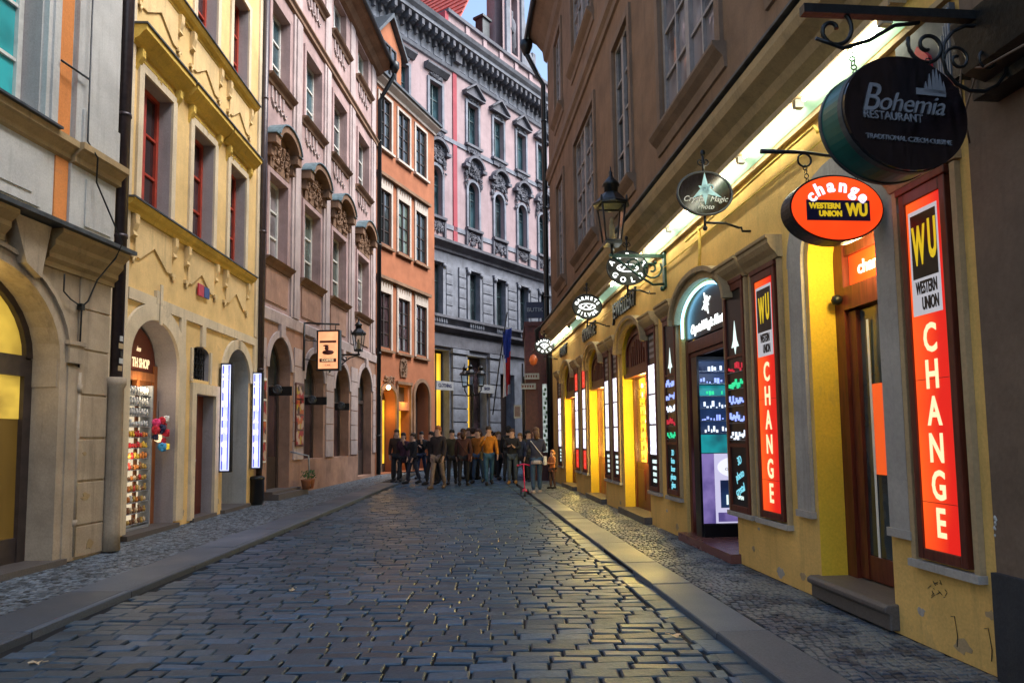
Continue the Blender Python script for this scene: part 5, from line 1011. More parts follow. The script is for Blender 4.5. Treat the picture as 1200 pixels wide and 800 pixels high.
# black glass cases flanking the photo shop door
def crystal_case(a, c, label, seed):
    z0, z1 = .58, 3.14; t, o0 = case_frame(a, c, z0, z1, 'display_case', label, 'display case', 'black display cases beside the photo shop door'); R = random.Random(seed); m_ = (a + c) / 2
    b = MB(FR, o0); b.box(a + .055, c - .055, .03, .07, z0 + .07, z1 - .08); b.build('back_panel', 'black', t)
    b = MB(FR, o0); b.prism([(m_, 2.72), (m_ + .05, 2.5), (m_ + .1, 2.42), (m_ + .03, 2.42), (m_, 2.34), (m_ - .03, 2.42), (m_ - .1, 2.42), (m_ - .05, 2.5)], 'v', .07, .075); b.build('star_emblem', 'litpale', t)
    for k in range(5):
        z = 1.38 + k * .19; unit(t, 'case_shelf', 'silver', FR, a + .055, c - .055, .07, .10, z - .006, z, o0, 'shelf')
        b = MB(FR, o0)
        for j in range(9):
            u_ = a + .09 + j * (c - a - .18) / 8; s_ = R.uniform(.006, .018); zz = R.uniform(0, .05); b.box(u_ - s_, u_ + s_, .072, .098, z + zz, z + zz + R.uniform(.02, .08))
        b.build('crystals', ['crystal_b', 'crystal_w', 'crystal_g', 'crystal_b', 'crystal_r'][(k * 2 + seed) % 5], t)['kind'] = 'stuff'
    unit(t, 'case_bar', 'wood', FR, a + .055, c - .055, .07, .1, 1.3, 1.34, o0, 'case_rail'); unit(t, 'case_bar', 'wood', FR, a + .055, c - .055, .07, .1, 2.3, 2.33, o0, 'case_rail')
    if seed == 1:
        for i, s_ in enumerate(('3D', 'photo', 'crystal')): text(s_, .13, 'litcyan', t, FR, (m_, .074, 1.15 - i * .16), o0, sx=.7, spin=.35)
        text('OPEN', .06, 'litpale', t, FR, (m_, .074, .74), o0)
    else:
        for i, s_ in enumerate(('3D', 'foto', 'laser', 'photo', 'glass')): text(s_, .12, 'litcyan', t, FR, (m_, .074, 1.18 - i * .115), o0, sx=.8)
crystal_case(3.28, 3.82, 'black glass display case on the right of the photo shop door with slanted cyan lettering', 1)
crystal_case(5.62, 6.16, 'black glass display case on the left of the photo shop door with stacked cyan words', 2)
def light_case(a, c, label, style):
    z0, z1 = .56, 3.14; t, o0 = case_frame(a, c, z0, z1, 'lit_display_case', label, 'display case', 'narrow white lit display cases between the shop doors', fw=.05); m_ = (a + c) / 2; R = random.Random(int(a * 10))
    b = MB(FR, o0); b.box(a + .05, c - .05, .02, .05, z0 + .06, z1 - .07); b.build('back_panel', 'black', t)
    lo, hi = 1.12, 2.58
    for k in range(3):
        q0 = lo + (hi - lo) * k / 3; b = MB(FR, o0); b.box(a + .10, c - .10, .05, .085, q0 + .015, q0 + (hi - lo) / 3 - .015); b.build('light_panel', 'whitelight', t)
    if style == 'red':
        for q0, q1, s_ in ((2.62, 3.04, 'RUBY'), (.64, 1.08, 'SALE')): b = MB(FR, o0); b.box(a + .09, c - .09, .05, .08, q0, q1); b.build('red_panel', 'red_em', t)
        for q in range(3): text('*+o'[q], .14, 'white', t, FR, (m_, .083, 2.95 - q * .11), o0); text('*+o'[q], .14, 'white', t, FR, (m_, .083, .98 - q * .11), o0)
    else:
        for q in range(4): b = MB(FR, o0); b.box(a + .12, c - .12, .05, .055, 2.68 + q * .1, 2.73 + q * .1); b.build('printed_line', 'silver', t)
        for i, s_ in enumerate(('GARNET', 'AMBER', 'SILVER', 'GOLD')): text(s_, .085, 'litpale', t, FR, (m_, .055, 1.02 - i * .1), o0, sx=.75)
for (a, c), lab, st in zip(PIL[4:], ('white lit display case beside the nearest glowing jewellery doorway, next to the photo shop', 'white lit display case with printed foot between the two glowing doorways, nearer one', 'white lit display case between the glowing doorways, right beside the middle doorway', 'white lit display case with red ends, nearer of the pair', 'white lit display case with red ends, farther of the pair', 'white lit display case at the far corner of the ochre building'), ('w', 'w', 'w', 'red', 'red', 'w')): light_case(a, c, lab, st)
# glowing doorways
for k, c in enumerate(DC[2:]):
    h = HW[c]; v0 = -.24
    b = MB(FR); b.box(c - h, c - h + .1, v0 - .06, v0 + .05, .1, 2.5); b.box(c + h - .1, c + h, v0 - .06, v0 + .05, .1, 2.5); b.box(c - h + .1, c + h - .1, v0 - .06, v0 + .06, 2.5, 2.62); b.box(c - h + .1, c + h - .1, v0 - .06, v0 + .03, .1, .95); b.box(c - .03, c + .03, v0 - .06, v0 + .04, .95, 2.5)
    for q in (-1, 1): b.box(c + q * .39 - .2, c + q * .39 + .2, v0 + .03, v0 + .045, .28, .82)
    dr = b.build('door', 'woodlight' if k == 1 else 'wood', br)
    for q0, q1 in ((c - h + .1, c - .03), (c + .03, c + h - .1)): pane(dr, FR, q0, q1, v0 + .01, .95, 2.5, 'clear')
    b = MB(FR); b.archfill(c, h - .01, 2.56, 2.98, .41, -.07, th=.14); b.archband(c, h - .16, 2.94, .30, .05, -.07, -.04, leg=.22); b.box(c - h, c + h, -.22, -.03, 2.50, 2.58)
    for q in range(7): b.box(c - .42 + q * .14 - .02, c - .42 + q * .14 + .02, -.07, -.05, 2.70, 2.9 + .25 * math.cos((q - 3) * .45))
    b.build('carved_fanlight', 'wood', dr)
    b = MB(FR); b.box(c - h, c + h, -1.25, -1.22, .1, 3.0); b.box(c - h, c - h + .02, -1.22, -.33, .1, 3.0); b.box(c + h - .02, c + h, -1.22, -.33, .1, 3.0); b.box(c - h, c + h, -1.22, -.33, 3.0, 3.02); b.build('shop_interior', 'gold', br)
    for q in range(9):
        z = 1.0 + q * .165; unit(br, 'glass_shelf', 'silver', FR, c + h - .24, c + h - .03, -1.1, -.30, z - .006, z + .006, name='shelf')
        b = MB(FR)
        for j in range(13):
            v_ = -.32 - j * .06; s_ = RND.uniform(.008, .026); b.blob((c + h - .2, v_, z + .03 + .5 * s_), (s_, s_, RND.uniform(.02, .065)), RND.randrange(5), 5)
        tag(b.build('jewellery', ['goods_gold', 'goldhot', 'wood', 'goods_brown', 'goods_green'], br), kind='stuff')
    b = MB(FR); b.box(c - h + .05, c + h - .05, -1.0, -.42, .97, 1.10); b.build('counter_light', 'goldhot', br)
    point(FR, (c - .1, -.10, 2.3), 17, (1, .72, .2), .05); point(FR, (c, -.08, 1.2), 14, (1, .72, .16), .05)  # unseen lights added in the recess to brighten reveals and pavement
    trimbox(br, FR, 'step', 'stepstone', (c - h - .06, c + h + .06, -.24, .13, 0, .11))
# photo shop doorway
c, h = 4.60, HW[4.60]; v0 = -.15
b = MB(FR); b.box(c - h, c - h + .1, v0, v0 + .1, .1, 2.75); b.box(c + h - .1, c + h, v0, v0 + .1, .1, 2.75); b.box(c - h + .1, c + h - .1, v0, v0 + .1, 2.56, 2.72); b.box(c - h + .1, c + h - .1, v0 + .02, v0 + .07, 2.5, 2.56); bev(b.build('door_frame', 'wood', br), .008, 1)
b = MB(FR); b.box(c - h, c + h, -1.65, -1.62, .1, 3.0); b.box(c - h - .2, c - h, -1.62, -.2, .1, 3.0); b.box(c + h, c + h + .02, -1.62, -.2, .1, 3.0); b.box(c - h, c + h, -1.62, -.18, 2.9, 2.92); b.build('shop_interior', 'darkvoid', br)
ps = thing('shop_sign', FR, (c, 0, 2.75), 'black arched shop sign with white script lettering and star, edged by a blue neon arc', 'sign'); o0 = (c, 0, 2.75)
b = MB(FR, o0); b.archfill(c, h - .03, 2.74, 2.98, .40, -.05, th=.05); b.build('sign_board', 'black', ps)
b = MB(FR, o0); b.tube([(c - (h - .05) * math.cos(t_), .0, 2.98 + .38 * math.sin(t_)) for t_ in [2.05 + (math.pi - 2.1) * i / 12 for i in range(13)]] + [(c + h - .05, 0, 2.78)], .018, 8); b.tube([(c - (h - .05) * math.cos(t_), .0, 2.98 + .38 * math.sin(t_)) for t_ in [.9 + 1.2 * i / 10 for i in range(11)]], .018, 8); b.build('neon_tube', 'neonblue', ps)
text('Crystal Magic Photo', .17, 'litwhite', ps, FR, (c + .0, -.045, 2.86), o0, shear=.35, sx=.86, bold=.003)
b = MB(FR, o0)
for q in range(8): a_ = math.pi * (q + .5) / 4; r_ = .16 if q % 2 else .1; b.prism([(c + .03 * math.cos(a_ + 1.57), 3.13 + .03 * math.sin(a_ + 1.57)), (c + r_ * math.cos(a_), 3.13 + r_ * math.sin(a_)), (c - .03 * math.cos(a_ + 1.57), 3.13 - .03 * math.sin(a_ + 1.57))], 'v', -.05, -.04)
b.build('star_emblem', 'litwhite', ps)
vit = thing('display_cabinet', FR, (5.15, -.4, .1), 'tall cabinet of blue and green lit crystals over a purple poster inside the photo shop', 'cabinet'); o0 = (5.15, -.4, .1)
ua, va, vb = 4.98, -.78, -.06
b = MB(FR, o0); b.box(ua + .2, ua + .22, va, vb, 1.2, 2.45); b.build('back_panel', 'case_blue', vit)
b = MB(FR, o0); b.box(ua, ua + .2, va - .03, va, .1, 2.48); b.box(ua, ua + .2, vb, vb + .03, .1, 2.48); b.box(ua, ua + .2, va, vb, 2.44, 2.48); b.box(ua - .03, ua + .2, va, vb, .1, .27); b.build('cabinet_frame', 'black', vit)
b = MB(FR, o0); b.box(ua + .02, ua + .19, va, vb, 1.2, 1.44); b.build('teal_base', 'case_teal', vit)
for k in range(6):
    z = 1.46 + k * .165; b = MB(FR, o0); b.box(ua + .01, ua + .19, va, vb, z - .006, z + .002); b.build('shelf', 'silver', vit)
    b = MB(FR, o0)
    for j in range(17):
        if RND.random() < .75: v_ = va + .03 + j * .04; s_ = RND.uniform(.006, .026); zz = RND.uniform(0, .03); b.box(ua + .03, ua + .06, v_, v_ + s_, z + zz, z + zz + RND.uniform(.015, .08))
    tag(b.build('crystals', ['crystal_w', 'crystal_b', 'crystal_w', 'crystal_g', 'crystal_b', 'crystal_w'][k], vit), kind='stuff')
    if k in (3,): b = MB(FR, o0); b.box(ua + .18, ua + .19, va, vb, z + .01, z + .15); b.build('teal_light', 'case_teal', vit)
b = MB(FR, o0); b.box(ua, ua + .01, va + .01, vb - .17, .28, 1.19); b.build('poster', 'lavender', vit); b = MB(FR, o0); b.box(ua, ua + .01, vb - .165, vb - .0, .28, 1.19); b.box(ua - .004, ua, va + .03, vb - .2, .3, .42); b.build('poster_edge', 'purple', vit)
b = MB(FR, o0); b.box(ua - .006, ua, va + .08, vb - .24, .48, .84); b.build('poster_picture', 'case_blue', vit); b = MB(FR, o0); b.ellipse(((va + vb) / 2 - .08, 1.01), .23, .13, ua - .006, ua, 'u'); b.build('poster_oval', 'poster_glow', vit)
for s_, z_, sz_ in (('3D', 1.06, .1), ('Crystal Magic', .985, .05), ('Photo', .93, .045)): text(s_, sz_, 'navy', vit, FR, (ua - .01, (va + vb) / 2 - .08, z_), o0, 'perp', shear=.3)
b = MB(FR, o0)
for q in range(6): b.box(ua - .01, ua - .006, va + .13 + q * .05, va + .155 + q * .05, .52, .57 + .2 * math.sin(q * 1.9 + .6) ** 2)
tag(b.build('poster_towers', 'litpale', vit), kind='stuff')
point(FR, (4.3, -.5, 2.3), 3, (.6, .75, 1)); trimbox(br, FR, 'step', 'redgranite', (c - h - .06, c + h + .04, -1.6, .12, 0, .105))
# change office doorway: deep ochre reveals, wooden door at the back
c, h = 1.48, .5; b = MB(FR); v0 = -.36; b.box(c - h, c + h, v0 - .5, v0 - .48, .2, 3.36)
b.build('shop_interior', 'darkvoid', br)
b = MB(FR); b.box(c + h - .14, c + h, v0, v0 + .12, .2, 3.3); b.box(c - h, c - h + .1, v0, v0 + .12, .2, 3.3); b.box(c - h + .1, c + h - .14, v0, v0 + .12, 2.52, 2.72); b.box(c - h + .1, c + h - .14, v0 + .01, v0 + .1, 3.0, 3.1)
b.box(c + h - .26, c + h - .15, v0 + .02, v0 + .09, .22, 2.5); b.box(c - h + .12, c - h + .2, v0 + .02, v0 + .09, .22, 2.5); b.box(c - h + .2, c + h - .26, v0 + .02, v0 + .08, .22, .42); dr = b.build('door', 'wood', br)
pane(dr, FR, c - h + .2, c + h - .26, v0 + .05, .42, 2.5, 'g_dark'); b = MB(FR); b.box(c - h + .34, c + h - .40, v0 + .06, v0 + .065, 1.1, 1.85); b.build('orange_sticker', emit('orange_film', (1, .12, .02), .55), dr)
b = MB(FR); b.box(c - h + .3, c + h - .36, v0 + .066, v0 + .069, .42, 1.09) if 0 else b.box(c + h - .40, c + h - .37, v0 + .066, v0 + .069, .42, 2.4); b.build('white_stripe', 'white', dr)
ts = thing('transom_sign', FR, (c, v0 + .1, 2.72), 'orange lit sign over the change office door', 'sign'); b = MB(FR, (c, v0 + .1, 2.72)); b.box(c - h + .1, c + h - .15, v0 + .03, v0 + .06, 2.73, 3.0); b.build('light_panel', 'wuoval', ts); text('change', .16, 'litpale', ts, FR, (c, v0 + .062, 2.86), (c, v0 + .1, 2.72), bold=.003)
b = MB(FR); b.blob((c + h - .1, v0 + .16, 2.62), .05, 0, 8); b.build('door_closer', 'iron', dr)
point(FR, (c - .1, -.1, 2.9), 9, (1, .78, .3), .1)
st = MB(FR); st.prism([(-.34, .02), (.07, .02), (.07, .13), (.11, .15), (.11, .186), (.08, .206), (-.34, .206)], 'u', .94, 2.04); bev(st.build('step', 'stepstone', br), .01, 2)
# scuffs, graffiti and broken plaster on the near wall
b = MB(FR); R = random.Random(5)
for _ in range(16): u_ = .52 + R.uniform(-.07, .07); z_ = .40 + R.uniform(-.04, .05); b.tube([(u_, .004, z_), (u_ + R.uniform(-.04, .04), .004, z_ + R.uniform(-.03, .03))], .0022, 3)
for u_ in (.38, .1): b.tube([(u_ + .03, .004, .26), (u_, .004, .27), (u_ - .02, .004, .15), (u_ - .01, .004, .08)], .003, 3)
tag(b.build('graffiti', 'iron', br), kind='stuff')
# worn patches where the paint has come off near the ground
def patch(bld, F, u_, z_, r, mat, seed, v=.003, name='worn_patch'):
    R = random.Random(seed); n = 14; pts = [(u_ + r * R.uniform(.45, 1.0) * math.cos(2 * math.pi * i / n), z_ + r * .7 * R.uniform(.4, 1.0) * math.sin(2 * math.pi * i / n)) for i in range(n)]
    b = MB(F); b.prism(pts, 'v', .0005, v); b.build(name, mat, bld)
for i, (u_, z_, r_) in enumerate(((.70, .22, .05), (.33, .10, .09), (2.3, .14, .07), (2.75, .08, .10), (3.35, .22, .05), (5.9, .12, .09), (6.35, .3, .05), (9.3, .15, .08), (.08, .35, .05), (3.2, .45, .03))): patch(br, FR, u_, z_, r_, 'rtrim' if i % 3 else 'rgrey', 50 + i)
for i, (u_, z_, r_) in enumerate(((-.35, .75, .10), (-.25, .16, .10), (-.7, .2, .06), (-.4, 1.3, .05))): patch(bl, F1, u_, z_, r_, 'sand', 80 + i, .026)
for i, (u_, z_, r_) in enumerate(((1.8, .2, .12), (1.75, .6, .07), (3.3, .25, .1))): patch(by, F2, u_, z_, r_, 'cream', 90 + i)
# ------------------------------------------------------------------ signs that hang over the pavement
def ring(b, c, r, plane='vz', t=.01):
    b.tube([(c[0], c[1] + r * math.cos(a_), c[2] + r * math.sin(a_)) for a_ in [2 * math.pi * i / 14 for i in range(14)]], t, 5, closed=True)
def chain(b, p, q, n=6, r=.016):
    P, Q = Vector(p), Vector(q)
    for i in range(n):
        m_ = P.lerp(Q, (i + .5) / n); L_ = (P - Q).length / n * .6
        pts = [(m_.x + (r * math.cos(a_) if i % 2 else 0), m_.y + (0 if i % 2 else r * math.cos(a_)), m_.z + L_ * math.sin(a_)) for a_ in [2 * math.pi * k / 8 for k in range(8)]]
        b.tube(pts, .004, 4, closed=True)
def oval_sign(u_, v, z, rv, rz_, th, label, group, board, rim, zmount, lit=None):
    o0 = (u_, 0, z); t = thing('hanging_sign', FR, o0, label, 'sign', group)
    b = MB(FR, o0); b.ellipse((v, z), rv, rz_, u_ - th / 2, u_ + th / 2, 'u', 40); b.build('sign_board', board, t)
    b = MB(FR, o0); pts = [(u_ - th / 2, v + rv * math.cos(a_), z + rz_ * math.sin(a_)) for a_ in [2 * math.pi * i / 40 for i in range(40)]]; b.tube(pts, .013, 6, closed=True); b.build('rim', rim, t)
    b = MB(FR, o0); b.tube([(u_, v, z - rz_), (u_, v, z - rz_ - .12)], .014, 6); b.blob((u_, v, z - rz_ - .14), .028, 0, 6); b.tube([(u_, v, z - rz_ - .08), (u_, v * .55, z - rz_ - .08), (u_, v * .25, z - rz_ - .13), (u_, .1, zmount + .04), (u_, .09, zmount), (u_, .0, zmount)], .013, 6)
    b.tube([(u_, v, z + rz_), (u_, v, z + rz_ + .2)], .014, 6); b.blob((u_, v, z + rz_ + .22), (.02, .03, .04)); b.tube(spiral((u_, v + .03, z + rz_ + .12), .045, .01, 1.2, 3.0, 12), .008, 5); b.tube(spiral((u_, v - .03, z + rz_ + .12), .045, .01, 1.2, 0, 12, sgn=-1), .008, 5); b.build('bracket', 'iron', t)
    return t, o0
t, o0 = oval_sign(3.12, .50, 4.02, .30, .235, .05, 'dark oval photo shop sign with a pale star, nearest of the small ovals', 'small oval signs over the pavement', 'blackgloss', 'darkzinc', 3.62)
b = MB(FR, o0); uu = 3.12 - .03
for a_, r_ in ((90, .19), (150, .08), (205, .2), (270, .17), (325, .17), (30, .08)): a_ = math.radians(a_); b.prism([(.5 + .045 * math.cos(a_ + 1.57), 4.06 + .045 * math.sin(a_ + 1.57)), (.5 + r_ * math.cos(a_), 4.06 + r_ * math.sin(a_)), (.5 - .045 * math.cos(a_ + 1.57), 4.06 - .045 * math.sin(a_ + 1.57))], 'u', uu - .004, uu)
b.build('star_emblem', 'cyanprint', t); text('3D', .1, 'cyanprint', t, FR, (uu - .006, .46, 4.08), o0, 'perp'); text('Crystal  Magic', .085, 'white', t, FR, (uu, .5, 3.955), o0, 'perp', shear=.35); text('Photo', .075, 'white', t, FR, (uu, .5, 3.87), o0, 'perp', shear=.35)
for u_, v, z, top, bot, label in ((6.62, .45, 4.08, 'AMBER', 'GOLD', 'black oval sign reading AMBER behind the big lantern bracket'), (9.84, .47, 4.08, 'GARNETS', 'SILVER', 'black oval sign reading GARNETS and SILVER over the middle doorways'), (17.03, .41, 4.22, 'GARNETS', 'GOLD', 'black oval sign with a diamond reading GARNETS and GOLD at the far corner')):
    t, o0 = oval_sign(u_, v, z, .33 if u_ < 8 else .30, .27 if u_ < 8 else .25, .06, label, 'small oval signs over the pavement', 'black', 'iron', z - .4)
    uu = u_ - .033; sc = 1.15 if u_ < 8 else 1; arctext(top, .092 * sc, 'litwhite', t, FR, (uu, v, z), .235 * sc, .175 * sc, 158, 22, o0, bold=.003); arctext(bot, .10 * sc, 'litwhite', t, FR, (uu, v, z), .22 * sc, .175 * sc, 216, 324, o0, flip=True, bold=.003)
    b = MB(FR, o0)
    if u_ > 16:
        for p_, q_ in (((-.12, .03), (.12, .03)), ((-.12, .03), (0, -.09)), ((.12, .03), (0, -.09)), ((-.12, .03), (-.06, .08)), ((.12, .03), (.06, .08)), ((-.06, .08), (.06, .08)), ((-.04, .03), (0, -.09)), ((.04, .03), (0, -.09)), ((-.04, .03), (-.06, .08)), ((.04, .03), (.06, .08))): b.tube([(uu, v + p_[0], z + p_[1]), (uu, v + q_[0], z + q_[1])], .008, 4)
        b.build('diamond_emblem', 'litwhite', t)
    else:
        b.tube([(uu, v + .17 * math.cos(a_), z + .06 * math.sin(a_)) for a_ in [2 * math.pi * i / 20 for i in range(20)]], .009, 4, closed=True); b.tube([(uu, v - .14 + .28 * i / 12, z + .03 * math.sin(i * 1.1)) for i in range(13)], .012, 4); b.build('ring_emblem', 'litwhite', t)
# raised words on the ochre wall
for u_, z, s_, w_, lab in ((8.55, 3.86, 'JEWELLERY', .44, 'black raised word JEWELLERY over the nearest jewellery doorway'), (11.9, 3.86, 'GRANATE', .44, 'black raised word over the middle jewellery doorway'), (15.7, 3.9, 'GALLERY', .40, 'dark raised word over the farthest doorway')):
    t = thing('wall_lettering', FR, (u_, 0, z), lab, 'lettering', 'raised words on the ochre wall'); text(s_, w_, 'iron', t, FR, (u_, .03, z), (u_, 0, z), ex=.02, sx=.78, bold=.004)
# red lit change oval
o0 = (.8, 0, 3.06); t = thing('hanging_sign', FR, o0, 'orange red lit oval sign reading change and Western Union on two chains', 'sign')
uc, vc, zc, rv, rz_ = .82, .43, 3.06, .355, .245
b = MB(FR, o0); b.ellipse((vc, zc), rv, rz_, uc - .07, uc + .07, 'u', 48); b.build('casing', 'iron', t); b = MB(FR, o0); b.ellipse((vc, zc), rv - .014, rz_ - .014, uc - .078, uc - .07, 'u', 48); b.build('light_panel', 'wuoval', t)
arctext('change', .13, 'litpink', t, FR, (uc - .08, vc, zc - .005), .225, .165, 150, 30, o0, bold=.004)
b = MB(FR, o0); b.box(uc - .084, uc - .079, vc - .24, vc + .235, zc - .095, zc + .055); b.build('emblem_ground', 'navy', t)
text('WESTERN', .056, 'yprint', t, FR, (uc - .087, vc + .10, zc + .008), o0, 'perp', bold=.002, sx=.92); text('UNION', .056, 'yprint', t, FR, (uc - .087, vc + .06, zc - .048), o0, 'perp', bold=.002, sx=.92); text('WU', .125, 'yprint', t, FR, (uc - .087, vc - .14, zc - .02), o0, 'perp', bold=.005, sx=.72)
b = MB(FR, o0); b.tube([(uc, 0, 3.42), (uc, .3, 3.46), (uc, .62, 3.5), (uc, .95, 3.5)], [.016, .014, .012, .018], 6); ring(b, (uc, .62, 3.44), .05, t=.008); ring(b, (uc, .22, 3.40), .05, t=.008); chain(b, (uc, .62, 3.40), (uc, .60, 3.24), 5); chain(b, (uc, .22, 3.36), (uc, .24, 3.24), 4); b.build('bracket', 'iron', t)
# big restaurant oval on an iron beam fixed to the brown house
o0 = (-.6, 0, 3.1); t = thing('hanging_sign', FR, o0, 'large dark oval restaurant sign with silver script', 'sign')
uc, vc, zc, rv, rz_ = -.60, .83, 3.10, .372, .305
b = MB(FR, o0); b.ellipse((vc, zc), rv, rz_, uc, uc + .02, 'u', 56); b.build('sign_face', 'blackgloss', t)
b = MB(FR, o0); b.ellipse((vc, zc), rv + .004, rz_ + .004, uc + .02, uc + .05, 'u', 56); b.ellipse((vc, zc), rv + .006, rz_ + .006, uc + .18, uc + .2, 'u', 56); b.build('rim', 'darkzinc', t)
b = MB(FR, o0); b.ellipse((vc, zc), rv, rz_, uc + .05, uc + .18, 'u', 56); b.build('drum', 'teal', t)
pu = uc - .004
text('B', .215, 'silver', t, FR, (pu, vc + .228, zc + .058), o0, 'perp', shear=.38, sx=.85); text('ohemia', .145, 'silver', t, FR, (pu, vc - .02, zc + .045), o0, 'perp', shear=.38, sx=1.0, space=.94); text('RESTAURANT', .062, 'silver', t, FR, (pu, vc + .09, zc - .03), o0, 'perp', sx=.92); text('TRADITIONAL CZECH CUISINE', .037, 'silver', t, FR, (pu, vc + .0, zc - .145), o0, 'perp', sx=1.0)
b = MB(FR, o0)
for q, (dv, h_) in enumerate(((-.12, .07), (-.145, .115), (-.17, .14), (-.19, .15), (-.21, .12), (-.23, .08))): b.prism([(vc + dv + .012, zc + .12), (vc + dv - .012, zc + .12), (vc + dv - .008, zc + .10 + h_ * .7), (vc + dv, zc + .11 + h_), (vc + dv + .008, zc + .10 + h_ * .7)], 'u', pu - .002, pu + .002)
b.box(pu - .002, pu + .002, vc - .24, vc - .06, zc + .105, zc + .14); b.build('cathedral_emblem', 'silver', t)
_T = Matrix.Translation((0, vc, 0)) @ Matrix.Rotation(math.radians(7), 4, 'Z') @ Matrix.Translation((0, -vc, 0))
for ch in t.children: ch.matrix_local = _T @ Matrix.Translation(ch.location)
b = MB(FR, o0); um = uc + .10; b.box(um - .025, um + .025, .0, 1.32, 3.68, 3.73); b.tube(spiral((um, 1.15, 3.60), .13, .02, 1.25, 1.2, 24), .012, 6); b.tube([(um, 1.25, 3.55), (um, 1.1, 3.5), (um, .95, 3.55), (um, .8, 3.64), (um, .66, 3.66)], .011, 6)
b.tube(spiral((um, .62, 3.53), .115, .02, 1.35, .4, 24, sgn=-1), .011, 6); ring(b, (um, .35, 3.47), .19, t=.011); b.tube(spiral((um, .45, 3.46), .08, .015, 1.3, 0, 20), .009, 6); b.tube(spiral((um, .27, 3.46), .08, .015, 1.3, 3.1, 20, sgn=-1), .009, 6)
chain(b, (um, 1.06, 3.5), (um, 1.04, 3.36), 6); chain(b, (um, .62, 3.46), (um, .62, 3.4), 3); b.build('bracket', 'iron', t)
# hooded cabinet with cables at the wall end of the beam
o0 = (-.8, .1, 3.55); t = thing('wall_cabinet', FR, o0, 'black floodlight box with loose cables on the brown wall at the top right', 'floodlight'); b = MB(FR, o0); b.box(-1.25, -.25, .0, .17, 3.36, 3.80); b.prism([(.17, 3.80), (.36, 3.74), (.30, 3.46), (.17, 3.42)], 'u', -1.0, -.35); b.box(-.2, -.05, 0, .12, 3.6, 3.95); b.build('housing', 'iron', t)
b = MB(FR, o0); b.tube([(-.42, .2, 3.82), (-.36, .28, 3.7), (-.36, .28, 3.5), (-.5, .3, 3.42), (-.8, .28, 3.4)], .007, 5); b.tube([(-.2, .14, 3.9), (-.15, .16, 3.5), (-.1, .1, 3.3), (-.05, .04, 3.2)], .006, 5); b.tube([(-.3, .18, 3.5), (-.22, .2, 3.3), (-.1, .1, 3.4)], .006, 5); b.build('cable', 'tan_trim', t)
# striped red awning sign behind the restaurant oval
o0 = (.35, 0, 3.6); t = thing('painted_sign', FR, o0, 'red and silver painted board high on the ochre wall behind the restaurant sign', 'sign'); b = MB(FR, o0); b.box(.02, .55, .02, .06, 3.5, 4.15); b.build('sign_board', 'darkzinc', t); b = MB(FR, o0)
b.prism([(.30, 3.5), (.42, 3.62), (.40, 3.9), (.30, 4.02), (.2, 3.9), (.16, 3.6)], 'v', .06, .085); b.build('red_figure', 'redpanel', t)
b = MB(FR, o0)
for q in range(6): b.box(.03 + .02 * q, .036 + .02 * q, .06, .07, 3.52, 4.12 - .05 * q)
b.build('silver_lines', 'silver', t)

# ================================================================== brown house nearest on the right, red shop beyond, far side walls
bb = thing('townhouse', FR, (-.02, 0, 0), 'dim brown rendered house at the right edge with a dark plinth', 'building')
b = MB(FR, (-.02, 0, 0)); b.wall(-9, -.004, 0, 15, [dict(u0=-3.2, u1=-2.0, z0=.05, z1=2.8, d=.3), dict(u0=-3.4, u1=-2.0, z0=5.8, z1=8.4, d=.2), dict(u0=-7.4, u1=-6.0, z0=5.8, z1=8.4, d=.2)], v=.012); b.build('wall', 'brown', bb)
b = MB(FR, (-.02, 0, 0)); b.box(-9, -3.3, .012, .05, 0, .62); b.box(-1.9, -.004, .012, .05, 0, .62); b.build('plinth', 'plinth', bb)
b = MB(FR, (-.02, 0, 0)); b.box(-9, -.004, -6, -.35, 0, 15); b.build('rear_wall', 'brown', bb)
b = MB(FR, (-.02, 0, 0)); b.box(-3.2, -2.0, -.3, -.25, .05, 2.8); b.build('door', 'wood', bb)
for a, c in ((-3.4, -2.0), (-7.4, -6.0)): window(bb, FR, a + .02 - .02, c, 5.8, 8.4, .16, 'greyframe', 'g_dark', 2, 3) .location.x += .02
b = MB(FR, (-.02, 0, 0)); ornament(b, -.028, -.008, .82, .96, .012, 10, 3, r=(.005, .012), sw=0); tag(b.build('broken_plaster', 'greywhite', bb), kind='stuff')
FD = Frame((.47, 23.6), 20, 'R')
rs = thing('shopfront', W0, (.5, 24, 0), 'dark red wooden shop front at the street corner beyond the ochre building', 'building'); o0 = (.5, 24, 0)
b = MB(W0, o0); b.box(.5, 5, 23.2, 27, -.05, 5.2); b.box(.44, 5, 23.12, 27, 5.2, 5.35); b.box(.46, .60, 23.14, 23.2, .0, 5.2); b.box(.90, 1.0, 23.14, 23.2, 0, 5.2); b.box(.6, .9, 23.16, 23.2, 4.1, 4.3); b.box(.6, .9, 23.16, 23.2, 0, .9); b.build('shop_wall', 'redshop', rs)
b = MB(W0, o0); b.box(1.03, 1.24, 23.1, 23.16, .9, 3.2)
b.build('lit_showcase', 'dimcase', rs); b = MB(W0, o0)
for k in range(14): b.box(1.05 + .04 * (k % 3), 1.12 + .04 * (k % 3), 23.08, 23.1, .95 + k * .155, 1.05 + k * .155)
b.build('goods', 'plantgreen', rs)
t = thing('street_sign', W0, (.7, 23, 5.45), 'small blue hotel style sign with white letters on the roof of the red shop front', 'sign'); b = MB(W0, (.7, 23, 5.45)); b.box(.52, 1.1, 23.0, 23.06, 5.45, 6.0); b.build('sign_board', 'navy', t); text('BUTIK', .2, 'silver', t, Flat(), (.81, 22.99, 5.73), (.7, 23, 5.45), 'perp'); [setattr(c_, 'rotation_euler', (0, 0, math.pi / 2)) for c_ in t.children if c_.name.startswith('lettering')]
